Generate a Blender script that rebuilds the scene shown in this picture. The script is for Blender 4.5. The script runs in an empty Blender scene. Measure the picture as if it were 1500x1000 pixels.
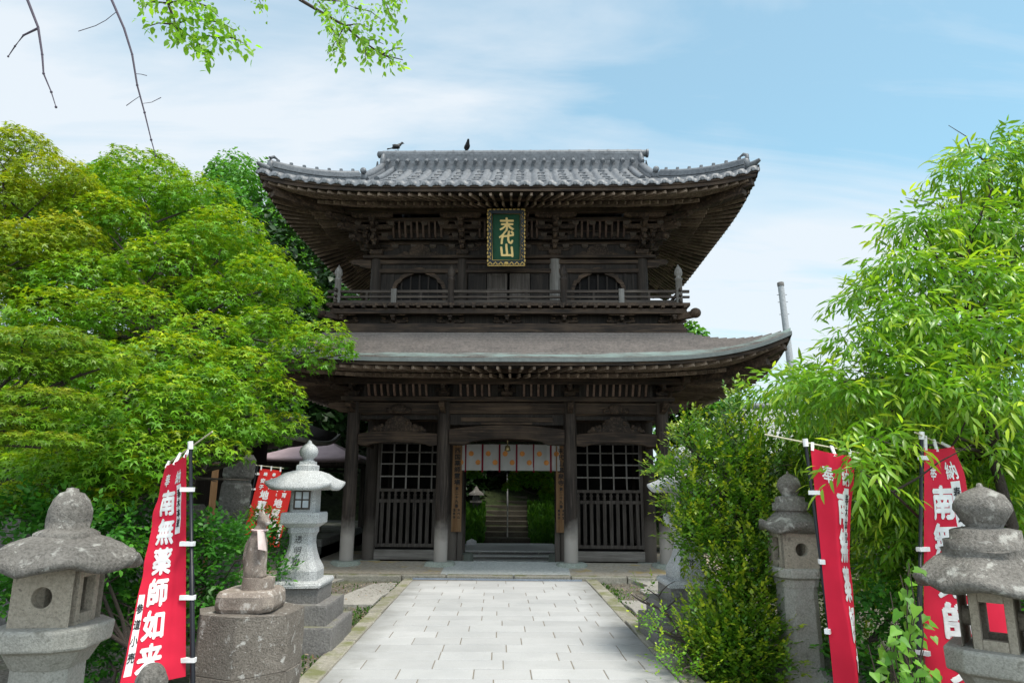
import bpy, bmesh, math, random
import numpy as np
from mathutils import Vector, Matrix, noise
S = bpy.context.scene
COL = S.collection
rad = math.radians
random.seed(4); RNG = np.random.default_rng(7)

# ------------------------------------------------------------------ camera
FPX = 1000.0; EYE = 1.75
_P, _W, _R = rad(12.0), rad(1.0), rad(0.4)
FW = Vector((math.sin(_W)*math.cos(_P), math.cos(_W)*math.cos(_P), math.sin(_P)))
_rt = Vector((math.cos(_W), -math.sin(_W), 0)); _up = _rt.cross(FW)
RT = _rt*math.cos(_R)+_up*math.sin(_R); UP = _up*math.cos(_R)-_rt*math.sin(_R)
EYEP = Vector((0, 0, EYE))
cam = bpy.data.cameras.new('camera'); camo = bpy.data.objects.new('camera', cam); COL.objects.link(camo)
m = Matrix((RT, UP, -FW)).transposed().to_4x4(); m.translation = EYEP; camo.matrix_world = m
cam.sensor_width = 36; cam.lens = 24; cam.clip_start = .05; cam.clip_end = 2000
S.camera = camo
def ray(px, py): return FW+RT*((px-750)/FPX)-UP*((py-500)/FPX)
def at(px, py, Y):                       # point of the place seen in that direction, Y metres ahead
    r = ray(px, py); return EYEP+r*(Y/r.y)
def atz(px, py, Z):
    r = ray(px, py); return EYEP+r*((Z-EYE)/r.z)

# ------------------------------------------------------------------ sky and sun
SUN_EL, SUN_AZ = rad(68), rad(135)        # azimuth clockwise from +Y
W = bpy.data.worlds.new('World'); S.world = W; W.use_nodes = True
nt = W.node_tree; nt.nodes.clear()
def N(t, k, **kw):
    n = t.nodes.new(k)
    for a, b in kw.items():
        if a.startswith('i_'): n.inputs[a[2:].replace('_', ' ')].default_value = b
        else: setattr(n, a, b)
    return n
out = N(nt, 'ShaderNodeOutputWorld'); sky = N(nt, 'ShaderNodeTexSky', sky_type='NISHITA', sun_disc=False, sun_elevation=SUN_EL, sun_rotation=SUN_AZ, air_density=1.0, dust_density=.15, ozone_density=1.6)
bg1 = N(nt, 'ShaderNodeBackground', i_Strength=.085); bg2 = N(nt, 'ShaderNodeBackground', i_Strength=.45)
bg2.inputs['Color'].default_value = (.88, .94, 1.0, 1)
tc = N(nt, 'ShaderNodeTexCoord'); sep = N(nt, 'ShaderNodeSeparateXYZ'); nt.links.new(tc.outputs['Generated'], sep.inputs[0])
den = N(nt, 'ShaderNodeMath', operation='ADD'); den.inputs[1].default_value = .22; nt.links.new(sep.outputs['Z'], den.inputs[0])
dv = []
for k in 'XY':
    d = N(nt, 'ShaderNodeMath', operation='DIVIDE'); nt.links.new(sep.outputs[k], d.inputs[0]); nt.links.new(den.outputs[0], d.inputs[1]); dv.append(d)
cmb = N(nt, 'ShaderNodeCombineXYZ'); nt.links.new(dv[0].outputs[0], cmb.inputs[0]); nt.links.new(dv[1].outputs[0], cmb.inputs[1])
mp = N(nt, 'ShaderNodeMapping'); mp.inputs['Rotation'].default_value = (0, 0, rad(-24)); mp.inputs['Scale'].default_value = (.55, 1.15, 1); mp.inputs['Location'].default_value = (.6, 5.7, 0)
nt.links.new(cmb.outputs[0], mp.inputs[0])
nz = N(nt, 'ShaderNodeTexNoise', i_Scale=1.15, i_Detail=6.0, i_Roughness=.48, i_Distortion=.5); nt.links.new(mp.outputs[0], nz.inputs['Vector'])
cr = N(nt, 'ShaderNodeValToRGB'); cr.color_ramp.elements[0].position = .33; cr.color_ramp.elements[0].color = (.33,)*3+(1,); cr.color_ramp.elements[1].position = .58; cr.color_ramp.elements[1].color = (.93,)*3+(1,)
mp2 = N(nt, 'ShaderNodeMapping'); mp2.inputs['Rotation'].default_value = (0, 0, rad(-32)); mp2.inputs['Scale'].default_value = (.7, 2.6, 1); mp2.inputs['Location'].default_value = (1.7, .4, 3)
nt.links.new(cmb.outputs[0], mp2.inputs[0]); nz2 = N(nt, 'ShaderNodeTexNoise', i_Scale=1.5, i_Detail=7.0, i_Roughness=.58, i_Distortion=.7); nt.links.new(mp2.outputs[0], nz2.inputs['Vector'])
wsp = N(nt, 'ShaderNodeMath', operation='MULTIPLY_ADD'); wsp.inputs[1].default_value = .5; nt.links.new(nz2.outputs[0], wsp.inputs[0]); off_ = N(nt, 'ShaderNodeMath', operation='SUBTRACT'); off_.inputs[1].default_value = .22; nt.links.new(nz.outputs[0], off_.inputs[0]); nt.links.new(off_.outputs[0], wsp.inputs[2])
nt.links.new(wsp.outputs[0], cr.inputs[0])
hz = N(nt, 'ShaderNodeMapRange', clamp=True); hz.inputs[1].default_value = .0; hz.inputs[2].default_value = .5; hz.inputs[3].default_value = .9; hz.inputs[4].default_value = 0
nt.links.new(sep.outputs['Z'], hz.inputs[0])
mxf = N(nt, 'ShaderNodeMath', operation='MAXIMUM'); nt.links.new(cr.outputs[0], mxf.inputs[0]); nt.links.new(hz.outputs[0], mxf.inputs[1])
ms = N(nt, 'ShaderNodeMixShader'); nt.links.new(mxf.outputs[0], ms.inputs[0]); tintn = N(nt, 'ShaderNodeMix', data_type='RGBA', blend_type='MULTIPLY'); tintn.inputs[0].default_value = 1; tintn.inputs[7].default_value = (.5, 1.2, 1.07, 1)
nt.links.new(sky.outputs[0], tintn.inputs[6]); nt.links.new(tintn.outputs[2], bg1.inputs[0])
bk = N(nt, 'ShaderNodeMapRange', clamp=True); bk.inputs[1].default_value = .1; bk.inputs[2].default_value = -.7; bk.inputs[3].default_value = .405; bk.inputs[4].default_value = .95     # unseen rear sky brightened to add light on the fronts
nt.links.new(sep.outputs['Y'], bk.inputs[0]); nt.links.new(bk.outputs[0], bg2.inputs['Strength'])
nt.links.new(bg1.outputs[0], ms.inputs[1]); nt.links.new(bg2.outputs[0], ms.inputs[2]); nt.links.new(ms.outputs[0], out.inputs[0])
sl = bpy.data.lights.new('sun', 'SUN'); sl.energy = 1.9; sl.angle = rad(15); sl.color = (1, .95, .86)
so = bpy.data.objects.new('sun', sl); COL.objects.link(so)
sd = Vector((math.sin(SUN_AZ)*math.cos(SUN_EL), math.cos(SUN_AZ)*math.cos(SUN_EL), math.sin(SUN_EL)))
so.rotation_euler = sd.to_track_quat('Z', 'Y').to_euler(); so.location = (0, 0, 40)
S.view_settings.view_transform = 'Standard'; S.view_settings.look = 'None'; S.view_settings.exposure = 1.3; S.view_settings.gamma = 1
S.render.engine = 'CYCLES'; S.cycles.use_denoising = True; S.cycles.max_bounces = 7; S.cycles.transparent_max_bounces = 8
S.cycles.sample_clamp_indirect = 6

# ------------------------------------------------------------------ materials
def newmat(name):
    M = bpy.data.materials.new(name); M.use_nodes = True; t = M.node_tree; t.nodes.clear()
    o = N(t, 'ShaderNodeOutputMaterial'); b = N(t, 'ShaderNodeBsdfPrincipled'); t.links.new(b.outputs[0], o.inputs[0])
    b.inputs['Specular IOR Level'].default_value = .3
    return M, t, b, o
def ramp(t, src, stops):
    r = N(t, 'ShaderNodeValToRGB'); e = r.color_ramp.elements
    while len(e) < len(stops): e.new(.5)
    for k, (p, c) in enumerate(stops):
        e[k].position = p; e[k].color = tuple(c)+(1,) if len(c) == 3 else c
    t.links.new(src, r.inputs[0]); return r.outputs[0]
def mix(t, f, a, b, mode='MIX'):
    n = N(t, 'ShaderNodeMix', data_type='RGBA', blend_type=mode)
    for s, v in ((0, f), (6, a), (7, b)):
        if isinstance(v, bpy.types.NodeSocket): t.links.new(v, n.inputs[s])
        else: n.inputs[s].default_value = v if s == 0 else (tuple(v)+(1,) if len(v) == 3 else v)
    return n.outputs[2]
def coords(t, scale=(1, 1, 1), kind='Object'):
    c = N(t, 'ShaderNodeTexCoord'); p = N(t, 'ShaderNodeMapping'); p.inputs['Scale'].default_value = scale
    t.links.new(c.outputs[kind], p.inputs[0]); return p.outputs[0]
def nse(t, vec, scale, detail=4, rough=.55, dist=0):
    n = N(t, 'ShaderNodeTexNoise', i_Scale=scale, i_Detail=detail, i_Roughness=rough, i_Distortion=dist); t.links.new(vec, n.inputs['Vector']); return n.outputs[0]
def bump(t, b, h, s=.3, d=.02):
    n = N(t, 'ShaderNodeBump', i_Strength=s, i_Distance=d); t.links.new(h, n.inputs['Height']); t.links.new(n.outputs[0], b.inputs['Normal'])
def island(t, lo, hi):
    g = N(t, 'ShaderNodeNewGeometry'); r = N(t, 'ShaderNodeMapRange'); r.inputs[3].default_value = lo; r.inputs[4].default_value = hi
    t.links.new(g.outputs['Random Per Island'], r.inputs[0]); return r.outputs[0], g
def vscale(t, col, val):
    n = N(t, 'ShaderNodeVectorMath', operation='SCALE'); t.links.new(col, n.inputs[0]); t.links.new(val, n.inputs['Scale']); return n.outputs[0]
def wood(name, axis, dark, mid, light, rough=.75, vary=.3, foot=None, grain=15):
    M, t, b, o = newmat(name)
    sc = [grain]*3; sc[axis] = .7
    v = coords(t, sc); g = nse(t, v, 1.6, 6, .65, .6); v2 = coords(t); bl = nse(t, v2, 1.3, 4, .6)
    col = ramp(t, g, [(.3, dark), (.5, mid), (.72, light)])
    col = mix(t, ramp(t, bl, [(.45, (0, 0, 0)), (.75, (.55,)*3)]), col, light)
    if foot:
        c = N(t, 'ShaderNodeTexCoord'); s = N(t, 'ShaderNodeSeparateXYZ'); t.links.new(c.outputs['Object'], s.inputs[0])
        a = N(t, 'ShaderNodeMath', operation='MULTIPLY_ADD'); t.links.new(bl, a.inputs[0]); a.inputs[1].default_value = -.95; t.links.new(s.outputs['Z'], a.inputs[2])
        col = mix(t, ramp(t, a.outputs[0], [(0, (.85,)*3), (.42, (0, 0, 0))]), col, foot)
    iv, _ = island(t, 1-vary, 1+vary); col = vscale(t, col, iv)
    t.links.new(col, b.inputs['Base Color']); b.inputs['Roughness'].default_value = rough
    bump(t, b, g, .5, .012); return M
def stone(name, c1, c2, lichen=None, lamt=.62, speck=0, rough=.85, scale=3, bmp=.5, vary=.1, moss=None, coordk='Object', lsc=7):
    M, t, b, o = newmat(name); v = coords(t, kind=coordk)
    a = nse(t, v, scale, 8, .6); f = nse(t, v, scale*16, 4, .7)
    col = ramp(t, a, [(.3, c1), (.7, c2)])
    col = mix(t, .5, col, ramp(t, f, [(.3, tuple(x*.45 for x in c1)), (.6, c2)]))
    if speck:
        s = nse(t, v, 160, 2, .5); col = mix(t, ramp(t, s, [(.42, (1,)*3), (.5, (0,)*3)]), col, tuple(x*speck for x in c1))
    if lichen:
        l = nse(t, v, lsc, 5, .62, .3); col = mix(t, ramp(t, l, [(lamt-.02, (0,)*3), (lamt+.07, (.8,)*3)]), col, lichen)
        l2 = nse(t, v, lsc*5, 3, .5); col = mix(t, ramp(t, l2, [(.68, (0,)*3), (.71, (.7,)*3)]), col, lichen)
    if moss:
        g = N(t, 'ShaderNodeNewGeometry'); s = N(t, 'ShaderNodeSeparateXYZ'); t.links.new(g.outputs['Normal'], s.inputs[0])
        mm = N(t, 'ShaderNodeMath', operation='MULTIPLY'); t.links.new(s.outputs['Z'], mm.inputs[0]); t.links.new(nse(t, v, 2.5, 5, .6), mm.inputs[1])
        col = mix(t, ramp(t, mm.outputs[0], [(.45, (0,)*3), (.62, (.85,)*3)]), col, moss)
    iv, _ = island(t, 1-vary, 1+vary); col = vscale(t, col, iv)
    t.links.new(col, b.inputs['Base Color']); b.inputs['Roughness'].default_value = rough
    ad = N(t, 'ShaderNodeMath', operation='ADD'); t.links.new(a, ad.inputs[0]); t.links.new(f, ad.inputs[1])
    bump(t, b, ad.outputs[0], bmp, .015); return M
def plain(name, c, rough=.6, metal=0, vary=0, nscale=0):
    M, t, b, o = newmat(name); b.inputs['Roughness'].default_value = rough; b.inputs['Metallic'].default_value = metal
    v = coords(t); a = nse(t, v, nscale or 9, 4, .6)
    col = ramp(t, a, [(.3, tuple(x*.8 for x in c)), (.7, tuple(min(1, x*1.12) for x in c))])
    if vary:
        iv, _ = island(t, 1-vary, 1+vary); col = vscale(t, col, iv)
    t.links.new(col, b.inputs['Base Color']); return M
def leafmat(name, c, tip, trans=.45, vary=.35, rough=.45, spec=.35):
    M, t, b, o = newmat(name)
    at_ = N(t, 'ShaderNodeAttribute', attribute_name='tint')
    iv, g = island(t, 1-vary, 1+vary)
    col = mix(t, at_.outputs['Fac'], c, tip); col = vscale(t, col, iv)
    t.links.new(col, b.inputs['Base Color']); b.inputs['Roughness'].default_value = rough; b.inputs['Specular IOR Level'].default_value = spec
    tr = N(t, 'ShaderNodeBsdfTranslucent'); c2 = mix(t, 1, col, (1.25, 1.2, .55), 'MULTIPLY'); t.links.new(c2, tr.inputs[0])
    mx = N(t, 'ShaderNodeMixShader'); mx.inputs[0].default_value = trans
    t.links.new(b.outputs[0], mx.inputs[1]); t.links.new(tr.outputs[0], mx.inputs[2]); t.links.new(mx.outputs[0], o.inputs[0]); return M

M_ = {}
WD, WM, WL = (.006, .0037, .0024), (.021, .0128, .0082), (.105, .068, .043)
M_['beam'] = wood('dark_beam_wood', 0, WD, WM, WL)
M_['cross'] = wood('dark_cross_wood', 1, WD, WM, WL)
M_['post'] = wood('weathered_post_wood', 2, (.0065, .0045, .0033), (.02, .0138, .0105), (.074, .056, .044), foot=(.34, .31, .28), vary=.15)
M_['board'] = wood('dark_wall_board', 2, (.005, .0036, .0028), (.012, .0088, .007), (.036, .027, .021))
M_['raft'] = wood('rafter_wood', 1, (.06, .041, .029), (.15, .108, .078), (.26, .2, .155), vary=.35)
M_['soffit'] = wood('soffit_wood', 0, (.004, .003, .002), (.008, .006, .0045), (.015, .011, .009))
M_['slat'] = wood('reddish_slat_wood', 2, (.04, .023, .016), (.085, .05, .036), (.14, .1, .078))
M_['slat2'] = wood('dark_reddish_slat_wood', 2, (.022, .012, .008), (.048, .028, .02), (.085, .058, .043))
M_['pale'] = wood('pale_grey_wood', 2, (.07, .063, .056), (.14, .128, .115), (.25, .235, .22))
M_['plate'] = wood('grey_plate_wood', 0, (.05, .04, .033), (.1, .085, .07), (.18, .155, .135))
M_['palex'] = wood('pale_sill_wood', 0, (.12, .105, .09), (.22, .195, .17), (.36, .33, .3))
M_['lat'] = wood('lattice_wood', 2, (.022, .017, .014), (.052, .042, .035), (.11, .095, .083), vary=.2)
M_['dark'] = plain('unlit_interior_black', (.007, .006, .006), .9)  # near-black, stands in for the shade inside rooms and window openings
M_['darkwood'] = wood('dark_brown_post_wood', 2, (.01, .007, .005), (.022, .016, .012), (.045, .034, .027), foot=(.12, .1, .085))
# ------------------------------------------------------------------ mesh helpers
class MB:
    def __init__(s): s.v = []; s.f = []; s.sm = []
    def add(s, vs, fs, smooth=False, M=None):
        o = len(s.v)
        s.v.extend([tuple(M @ Vector(p)) if M else tuple(p) for p in vs]); s.f.extend([tuple(i+o for i in f) for f in fs]); s.sm.extend([smooth]*len(fs)); return s
    def box(s, x0, x1, y0, y1, z0, z1, M=None):
        v = [(x0, y0, z0), (x1, y0, z0), (x1, y1, z0), (x0, y1, z0), (x0, y0, z1), (x1, y0, z1), (x1, y1, z1), (x0, y1, z1)]
        return s.add(v, [(0, 3, 2, 1), (4, 5, 6, 7), (0, 1, 5, 4), (1, 2, 6, 5), (2, 3, 7, 6), (3, 0, 4, 7)], False, M)
    def cbox(s, c, w, d, h, M=None): return s.box(c[0]-w/2, c[0]+w/2, c[1]-d/2, c[1]+d/2, c[2]-h/2, c[2]+h/2, M)
    def beam(s, p, q, w, h, up=(0, 0, 1)):
        p, q = Vector(p), Vector(q); d = (q-p).normalized(); u = Vector(up)
        if abs(d.dot(u)) > .99: u = Vector((0, 1, 0))
        r = d.cross(u).normalized()*w/2; t = r.cross(d).normalized()*h/2
        v = [p-r-t, p+r-t, p+r+t, p-r+t, q-r-t, q+r-t, q+r+t, q-r+t]
        return s.add(v, [(0, 1, 2, 3), (7, 6, 5, 4), (0, 4, 5, 1), (1, 5, 6, 2), (2, 6, 7, 3), (3, 7, 4, 0)])
    def loft(s, rings, caps=True, smooth=True, M=None):
        n = len(rings[0]); v = [p for r in rings for p in r]; f = []
        for k in range(len(rings)-1):
            for i in range(n): f.append((k*n+i, k*n+(i+1) % n, (k+1)*n+(i+1) % n, (k+1)*n+i))
        s.add(v, f, smooth, M)
        if caps:
            s.add(rings[0], [tuple(range(n-1, -1, -1))], False, M); s.add(rings[-1], [tuple(range(n))], False, M)
        return s
    def lathe(s, prof, n=20, c=(0, 0, 0), M=None, smooth=True, rot=0):
        return s.loft([[(c[0]+r*math.cos(rot+2*math.pi*i/n), c[1]+r*math.sin(rot+2*math.pi*i/n), c[2]+z) for i in range(n)] for r, z in prof], True, smooth, M)
    def squares(s, prof, ch=.0, c=(0, 0, 0), M=None, smooth=False):       # square section lofts, profile of (half width, z)
        rs = []
        for h, z in prof:
            k = ch*h; r = [(h-k, -h), (h, -h+k), (h, h-k), (h-k, h), (-h+k, h), (-h, h-k), (-h, -h+k), (-h+k, -h)] if ch else [(h, -h), (h, h), (-h, h), (-h, -h)]
            rs.append([(c[0]+x, c[1]+y, c[2]+z) for x, y in r])
        return s.loft(rs, True, smooth, M)
    def prism(s, poly, a0, a1, axis='y', M=None):        # polygon given in the plane of the two other axes
        def P(u, w, a): return (u, a, w) if axis == 'y' else ((a, u, w) if axis == 'x' else (u, w, a))
        n = len(poly); v = [P(u, w, a0) for u, w in poly]+[P(u, w, a1) for u, w in poly]
        f = [tuple(range(n)), tuple(range(2*n-1, n-1, -1))]+[(i, n+i, n+(i+1) % n, (i+1) % n) for i in range(n)]
        return s.add(v, f, False, M)
    def tube(s, pts, radii, n=7, smooth=True):
        pts = [Vector(p) for p in pts]; rings = []
        if not hasattr(radii, '__len__'): radii = [radii]*len(pts)
        ref = Vector((0, 0, 1))
        for k, p in enumerate(pts):
            d = (pts[min(k+1, len(pts)-1)]-pts[max(k-1, 0)]).normalized()
            r0 = ref if abs(d.dot(ref)) < .9 else Vector((1, 0, 0))
            a = d.cross(r0).normalized(); b = d.cross(a)
            rings.append([tuple(p+(a*math.cos(2*math.pi*i/n)+b*math.sin(2*math.pi*i/n))*radii[k]) for i in range(n)])
        return s.loft(rings, True, smooth)
    def grid(s, P, smooth=True, flip=False):             # P: rows of points
        nr, nc = len(P), len(P[0]); v = [p for r in P for p in r]; f = []
        for i in range(nr-1):
            for j in range(nc-1):
                q = (i*nc+j, i*nc+j+1, (i+1)*nc+j+1, (i+1)*nc+j); f.append(q[::-1] if flip else q)
        return s.add(v, f, smooth)
    def ball(s, c, rx, ry, rz, n=14, M=None, k=8):
        rs = []
        for i in range(1, k):
            a = math.pi*i/k; rs.append([(c[0]+rx*math.sin(a)*math.cos(2*math.pi*j/n), c[1]+ry*math.sin(a)*math.sin(2*math.pi*j/n), c[2]-rz*math.cos(a)) for j in range(n)])
        return s.loft(rs, True, True, M)
    def build(s, name, mat, parent=None, bevel=0, seg=2, remesh=0, warp=0, wsc=3):
        me = bpy.data.meshes.new(name); me.from_pydata(s.v, [], s.f); me.polygons.foreach_set('use_smooth', s.sm)
        if warp:
            for q in me.vertices: q.co += noise.noise_vector(q.co*wsc+Vector((3.1, 7.7, 1.3)))*warp
        me.materials.append(M_[mat] if isinstance(mat, str) else mat); me.update()
        o = bpy.data.objects.new(name, me); COL.objects.link(o)
        if parent: o.parent = parent
        if remesh:
            r = o.modifiers.new('r', 'REMESH'); r.mode = 'VOXEL'; r.voxel_size = remesh; r.use_smooth_shade = True
            c = o.modifiers.new('c', 'CORRECTIVE_SMOOTH'); c.iterations = 4; c.use_only_smooth = True
        if bevel:
            b = o.modifiers.new('b', 'BEVEL'); b.width = bevel; b.segments = seg; b.limit_method = 'ANGLE'; b.angle_limit = rad(40)
        return o
def thing(name, label, cat, loc=(0, 0, 0), rz=0, group=None):
    o = bpy.data.objects.new(name, None); COL.objects.link(o); o.location = loc; o.rotation_euler = (0, 0, rz); o.empty_display_size = .3
    o['label'] = label; o['category'] = cat
    if group: o['group'] = group
    return o
def tag(o, label=None, cat=None, group=None, kind=None):
    for k, v in (('label', label), ('category', cat), ('group', group), ('kind', kind)):
        if v: o[k] = v
    return o
def copy_tree(o, parent=None):
    c = o.copy(); COL.objects.link(c)
    if parent: c.parent = parent
    for ch in [x for x in bpy.data.objects if x.parent == o]: copy_tree(ch, c)
    return c
def lerp(a, b, t): return a+(b-a)*t
# lettering -----------------------------------------------------------------
_gl = {}
def glyph(ch):                                             # triangles of one character in a unit box about (0,0)
    if ch not in _gl:
        cu = bpy.data.curves.new('g', 'FONT'); cu.body = ch; cu.align_x = 'CENTER'; cu.size = 1; cu.resolution_u = 3
        o = bpy.data.objects.new('g', cu); COL.objects.link(o)
        me = bpy.data.meshes.new_from_object(o.evaluated_get(bpy.context.evaluated_depsgraph_get()))
        bm = bmesh.new(); bm.from_mesh(me); bmesh.ops.triangulate(bm, faces=bm.faces[:])
        for _ in range(3):
            es = [e for e in bm.edges if e.calc_length() > .25]
            if es: bmesh.ops.subdivide_edges(bm, edges=es, cuts=1); bmesh.ops.triangulate(bm, faces=bm.faces[:])
        bm.verts.index_update(); V = [(v.co.x, v.co.y-.38) for v in bm.verts]; F = [tuple(v.index for v in f.verts) for f in bm.faces]
        bm.free(); bpy.data.objects.remove(o); bpy.data.curves.remove(cu); bpy.data.meshes.remove(me); _gl[ch] = (V, F)
    return _gl[ch]
class Letters:                                             # each written character becomes a mesh of its own
    def __init__(s): s.c = []
    def build(s, name, mat, parent):
        for m in s.c: m.build('character', mat, parent)
def write(mb, ch, cx, cy, sx, sy, fn, bold=.02, slant=0):  # fn(u, v, lift) -> point
    if isinstance(mb, Letters): mb.c.append(MB()); mb = mb.c[-1]
    V, F = glyph(ch); sh = [(0, 0)]
    if bold: sh += [(bold, 0), (-bold, 0), (0, bold), (0, -bold), (bold*.7, bold*.7), (-bold*.7, -bold*.7)]
    for k, (dx, dy) in enumerate(sh):
        mb.add([fn(cx+(x+dx+slant*y)*sx, cy+(y+dy)*sy, k) for x, y in V], F)
# foliage -------------------------------------------------------------------
def leafmesh(name, mat, parent, pos, dr, nrm, size, tint, tv, tf, curl=0):
    pos, dr, nrm = (np.asarray(a, float) for a in (pos, dr, nrm)); n = len(pos); size = np.broadcast_to(size, (n,)); tint = np.broadcast_to(tint, (n,))
    dr = dr/np.maximum(np.linalg.norm(dr, axis=1, keepdims=True), 1e-6)
    sd_ = np.cross(nrm, dr); sd_ /= np.maximum(np.linalg.norm(sd_, axis=1, keepdims=True), 1e-6); nn = np.cross(dr, sd_)
    T = np.array(tv, float); m = len(T)
    V = pos[:, None, :]+size[:, None, None]*(T[None, :, 0:1]*dr[:, None, :]+T[None, :, 1:2]*sd_[:, None, :]+T[None, :, 2:3]*nn[:, None, :])
    L = np.concatenate([np.array(f) for f in tf]); cnt = np.array([len(f) for f in tf])
    loops = (L[None, :]+(np.arange(n)*m)[:, None]).ravel(); tot = np.tile(cnt, n); start = np.concatenate([[0], np.cumsum(tot)[:-1]])
    me = bpy.data.meshes.new(name); me.vertices.add(n*m); me.vertices.foreach_set('co', V.ravel())
    me.loops.add(len(loops)); me.loops.foreach_set('vertex_index', loops.astype(np.int32)); me.polygons.add(len(tot))
    me.polygons.foreach_set('loop_start', start.astype(np.int32)); me.polygons.foreach_set('loop_total', tot.astype(np.int32))
    a = me.attributes.new('tint', 'FLOAT', 'POINT'); a.data.foreach_set('value', np.repeat(tint, m).astype(np.float32))
    me.update(calc_edges=True); me.materials.append(M_[mat]); o = bpy.data.objects.new(name, me); COL.objects.link(o)
    if parent: o.parent = parent
    return o
def star_leaf(lobes=5):                                   # palmate maple leaf
    v = [(0, 0, 0)]; ang = [-115, -60, 0, 60, 115] if lobes == 5 else [-120, -85, -42, 0, 42, 85, 120]; ln = [.55, .85, 1, .85, .55] if lobes == 5 else [.4, .7, .92, 1, .92, .7, .4]
    out_ = []
    for k, (a, l) in enumerate(zip(ang, ln)):
        if k: b = rad((ang[k-1]+a)/2); out_.append((.3*math.cos(b), .3*math.sin(b), .02))
        out_.append((l*math.cos(rad(a)), l*math.sin(rad(a)), -.16*l))
    v += out_; f = [(0, i, i+1, i+2) for i in range(1, len(out_)-1, 2)]
    f = [(0, i-1, i, i+1) for i in range(3, len(out_), 2)]
    f = [(0, 1, 2)]+f+[(0, len(out_)-1, len(out_))]
    return v, f
STAR = star_leaf()
OVAL = ([(0, 0, 0), (.3, -.26, .05), (.3, .26, .05), (.65, -.22, .02), (.65, .22, .02), (1, 0, -.1), (.3, 0, 0), (.65, 0, -.03)], [(0, 1, 6), (0, 6, 2), (6, 1, 3, 7), (2, 6, 7, 4), (7, 3, 5), (4, 7, 5)])
LANCE = ([(0, 0, 0), (.3, -.105, .02), (.3, .105, .02), (.65, -.09, -.06), (.65, .09, -.06), (1, 0, -.22), (.3, 0, .0), (.65, 0, -.08)], OVAL[1])
RHOMB = ([(0, 0, 0), (.45, -.22, .03), (1, 0, -.05), (.45, .22, .03)], [(0, 1, 2, 3)])
CLUMP = ([(-.5, 0, 0), (0, -.42, .1), (.55, 0, -.1), (0, .42, .05)], [(0, 1, 2), (0, 2, 3)])
HEART = ([(0, 0, 0), (-.12, -.3, .03), (.15, -.42, .04), (.6, -.22, 0), (1, 0, -.12), (.6, .22, 0), (.15, .42, .04), (-.12, .3, .03)], [(0, 1, 2, 3), (0, 3, 4), (0, 4, 5), (0, 5, 6, 7)])
def unit(n):
    a = RNG.normal(size=(n, 3)); return a/np.linalg.norm(a, axis=1, keepdims=True)
def dome(c, r, n, low=-.25, fill=.25, droop=.6, jit=.07):
    """leaves on the upper shell of an ellipsoid: positions, directions, normals, height 0..1"""
    u = unit(n*2); u = u[u[:, 2] > low][:n]; k = len(u)
    rr = 1+RNG.normal(0, jit, k); inn = RNG.random(k) < fill; rr = np.where(inn, RNG.uniform(.25, .95, k), rr)
    lump = np.array([noise.noise(Vector(q*2.3)+Vector(c)*1.7) for q in u]); rr = rr*(1+.22*lump)
    p = np.asarray(c)+u*rr[:, None]*np.asarray(r)
    g = u/np.asarray(r); g /= np.linalg.norm(g, axis=1, keepdims=True)
    nr = g*.5+np.array([0, 0, .75])+RNG.normal(0, .33, (k, 3)); nr /= np.linalg.norm(nr, axis=1, keepdims=True)
    d = u*np.array([1, 1, .2])+RNG.normal(0, .55, (k, 3)); d[:, 2] -= droop*RNG.random(k)
    d -= nr*np.sum(d*nr, axis=1, keepdims=True)*.8
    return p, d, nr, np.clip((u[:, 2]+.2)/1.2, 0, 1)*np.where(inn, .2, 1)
def wobble(p, q, k=5, amp=.06):
    p, q = Vector(p), Vector(q); L = (q-p).length; o = []
    for i in range(k+1):
        t = i/k; w = Vector((random.uniform(-1, 1), random.uniform(-1, 1), random.uniform(-.6, 1)))*amp*L*math.sin(math.pi*t); o.append(p.lerp(q, t)+w)
    return o
# ------------------------------------------------------------------ the gate
def roofmat():
    M, t, b, o = newmat('weathered_copper_shingle'); v = coords(t); a = nse(t, coords(t, (1, 1, 1)), 2.2, 6, .6); f = nse(t, v, 22, 3, .6)
    col = ramp(t, a, [(.3, (.075, .06, .05)), (.55, (.125, .1, .085)), (.75, (.18, .148, .128))])
    col = mix(t, .4, col, ramp(t, f, [(.35, (.05, .042, .037)), (.65, (.18, .15, .13))]))
    at_ = N(t, 'ShaderNodeAttribute', attribute_name='verdigris'); ad = N(t, 'ShaderNodeMath', operation='MULTIPLY_ADD'); t.links.new(nse(t, coords(t, (.6, 5, 5)), 2.5, 5, .65), ad.inputs[0]); ad.inputs[1].default_value = .9; t.links.new(at_.outputs['Fac'], ad.inputs[2])
    col = mix(t, ramp(t, ad.outputs[0], [(.72, (0,)*3), (.95, (.9,)*3)]), col, (.25, .32, .29))
    iv, _ = island(t, .9, 1.1); col = vscale(t, col, iv); t.links.new(col, b.inputs['Base Color']); b.inputs['Roughness'].default_value = .5; b.inputs['Specular IOR Level'].default_value = .5
    bump(t, b, f, .3, .01); return M
M_['copper'] = roofmat()
def tilemat():
    M, t, b, o = newmat('silver_grey_roof_tile'); v = coords(t); a = nse(t, v, 1.7, 5, .6); f = nse(t, v, 14, 5, .6)
    col = ramp(t, a, [(.3, (.06, .067, .075)), (.7, (.13, .142, .155))]); col = mix(t, .45, col, ramp(t, f, [(.32, (.035, .038, .042)), (.62, (.17, .18, .195))]))
    t.links.new(col, b.inputs['Base Color']); b.inputs['Roughness'].default_value = .5; b.inputs['Specular IOR Level'].default_value = .4; bump(t, b, f, .25, .01); return M
M_['tile'] = tilemat()
M_['edge'] = plain('verdigris_copper_edge', (.12, .135, .13), .5)
M_['black'] = plain('blackened_edge_board', (.013, .011, .01), .7)
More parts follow.
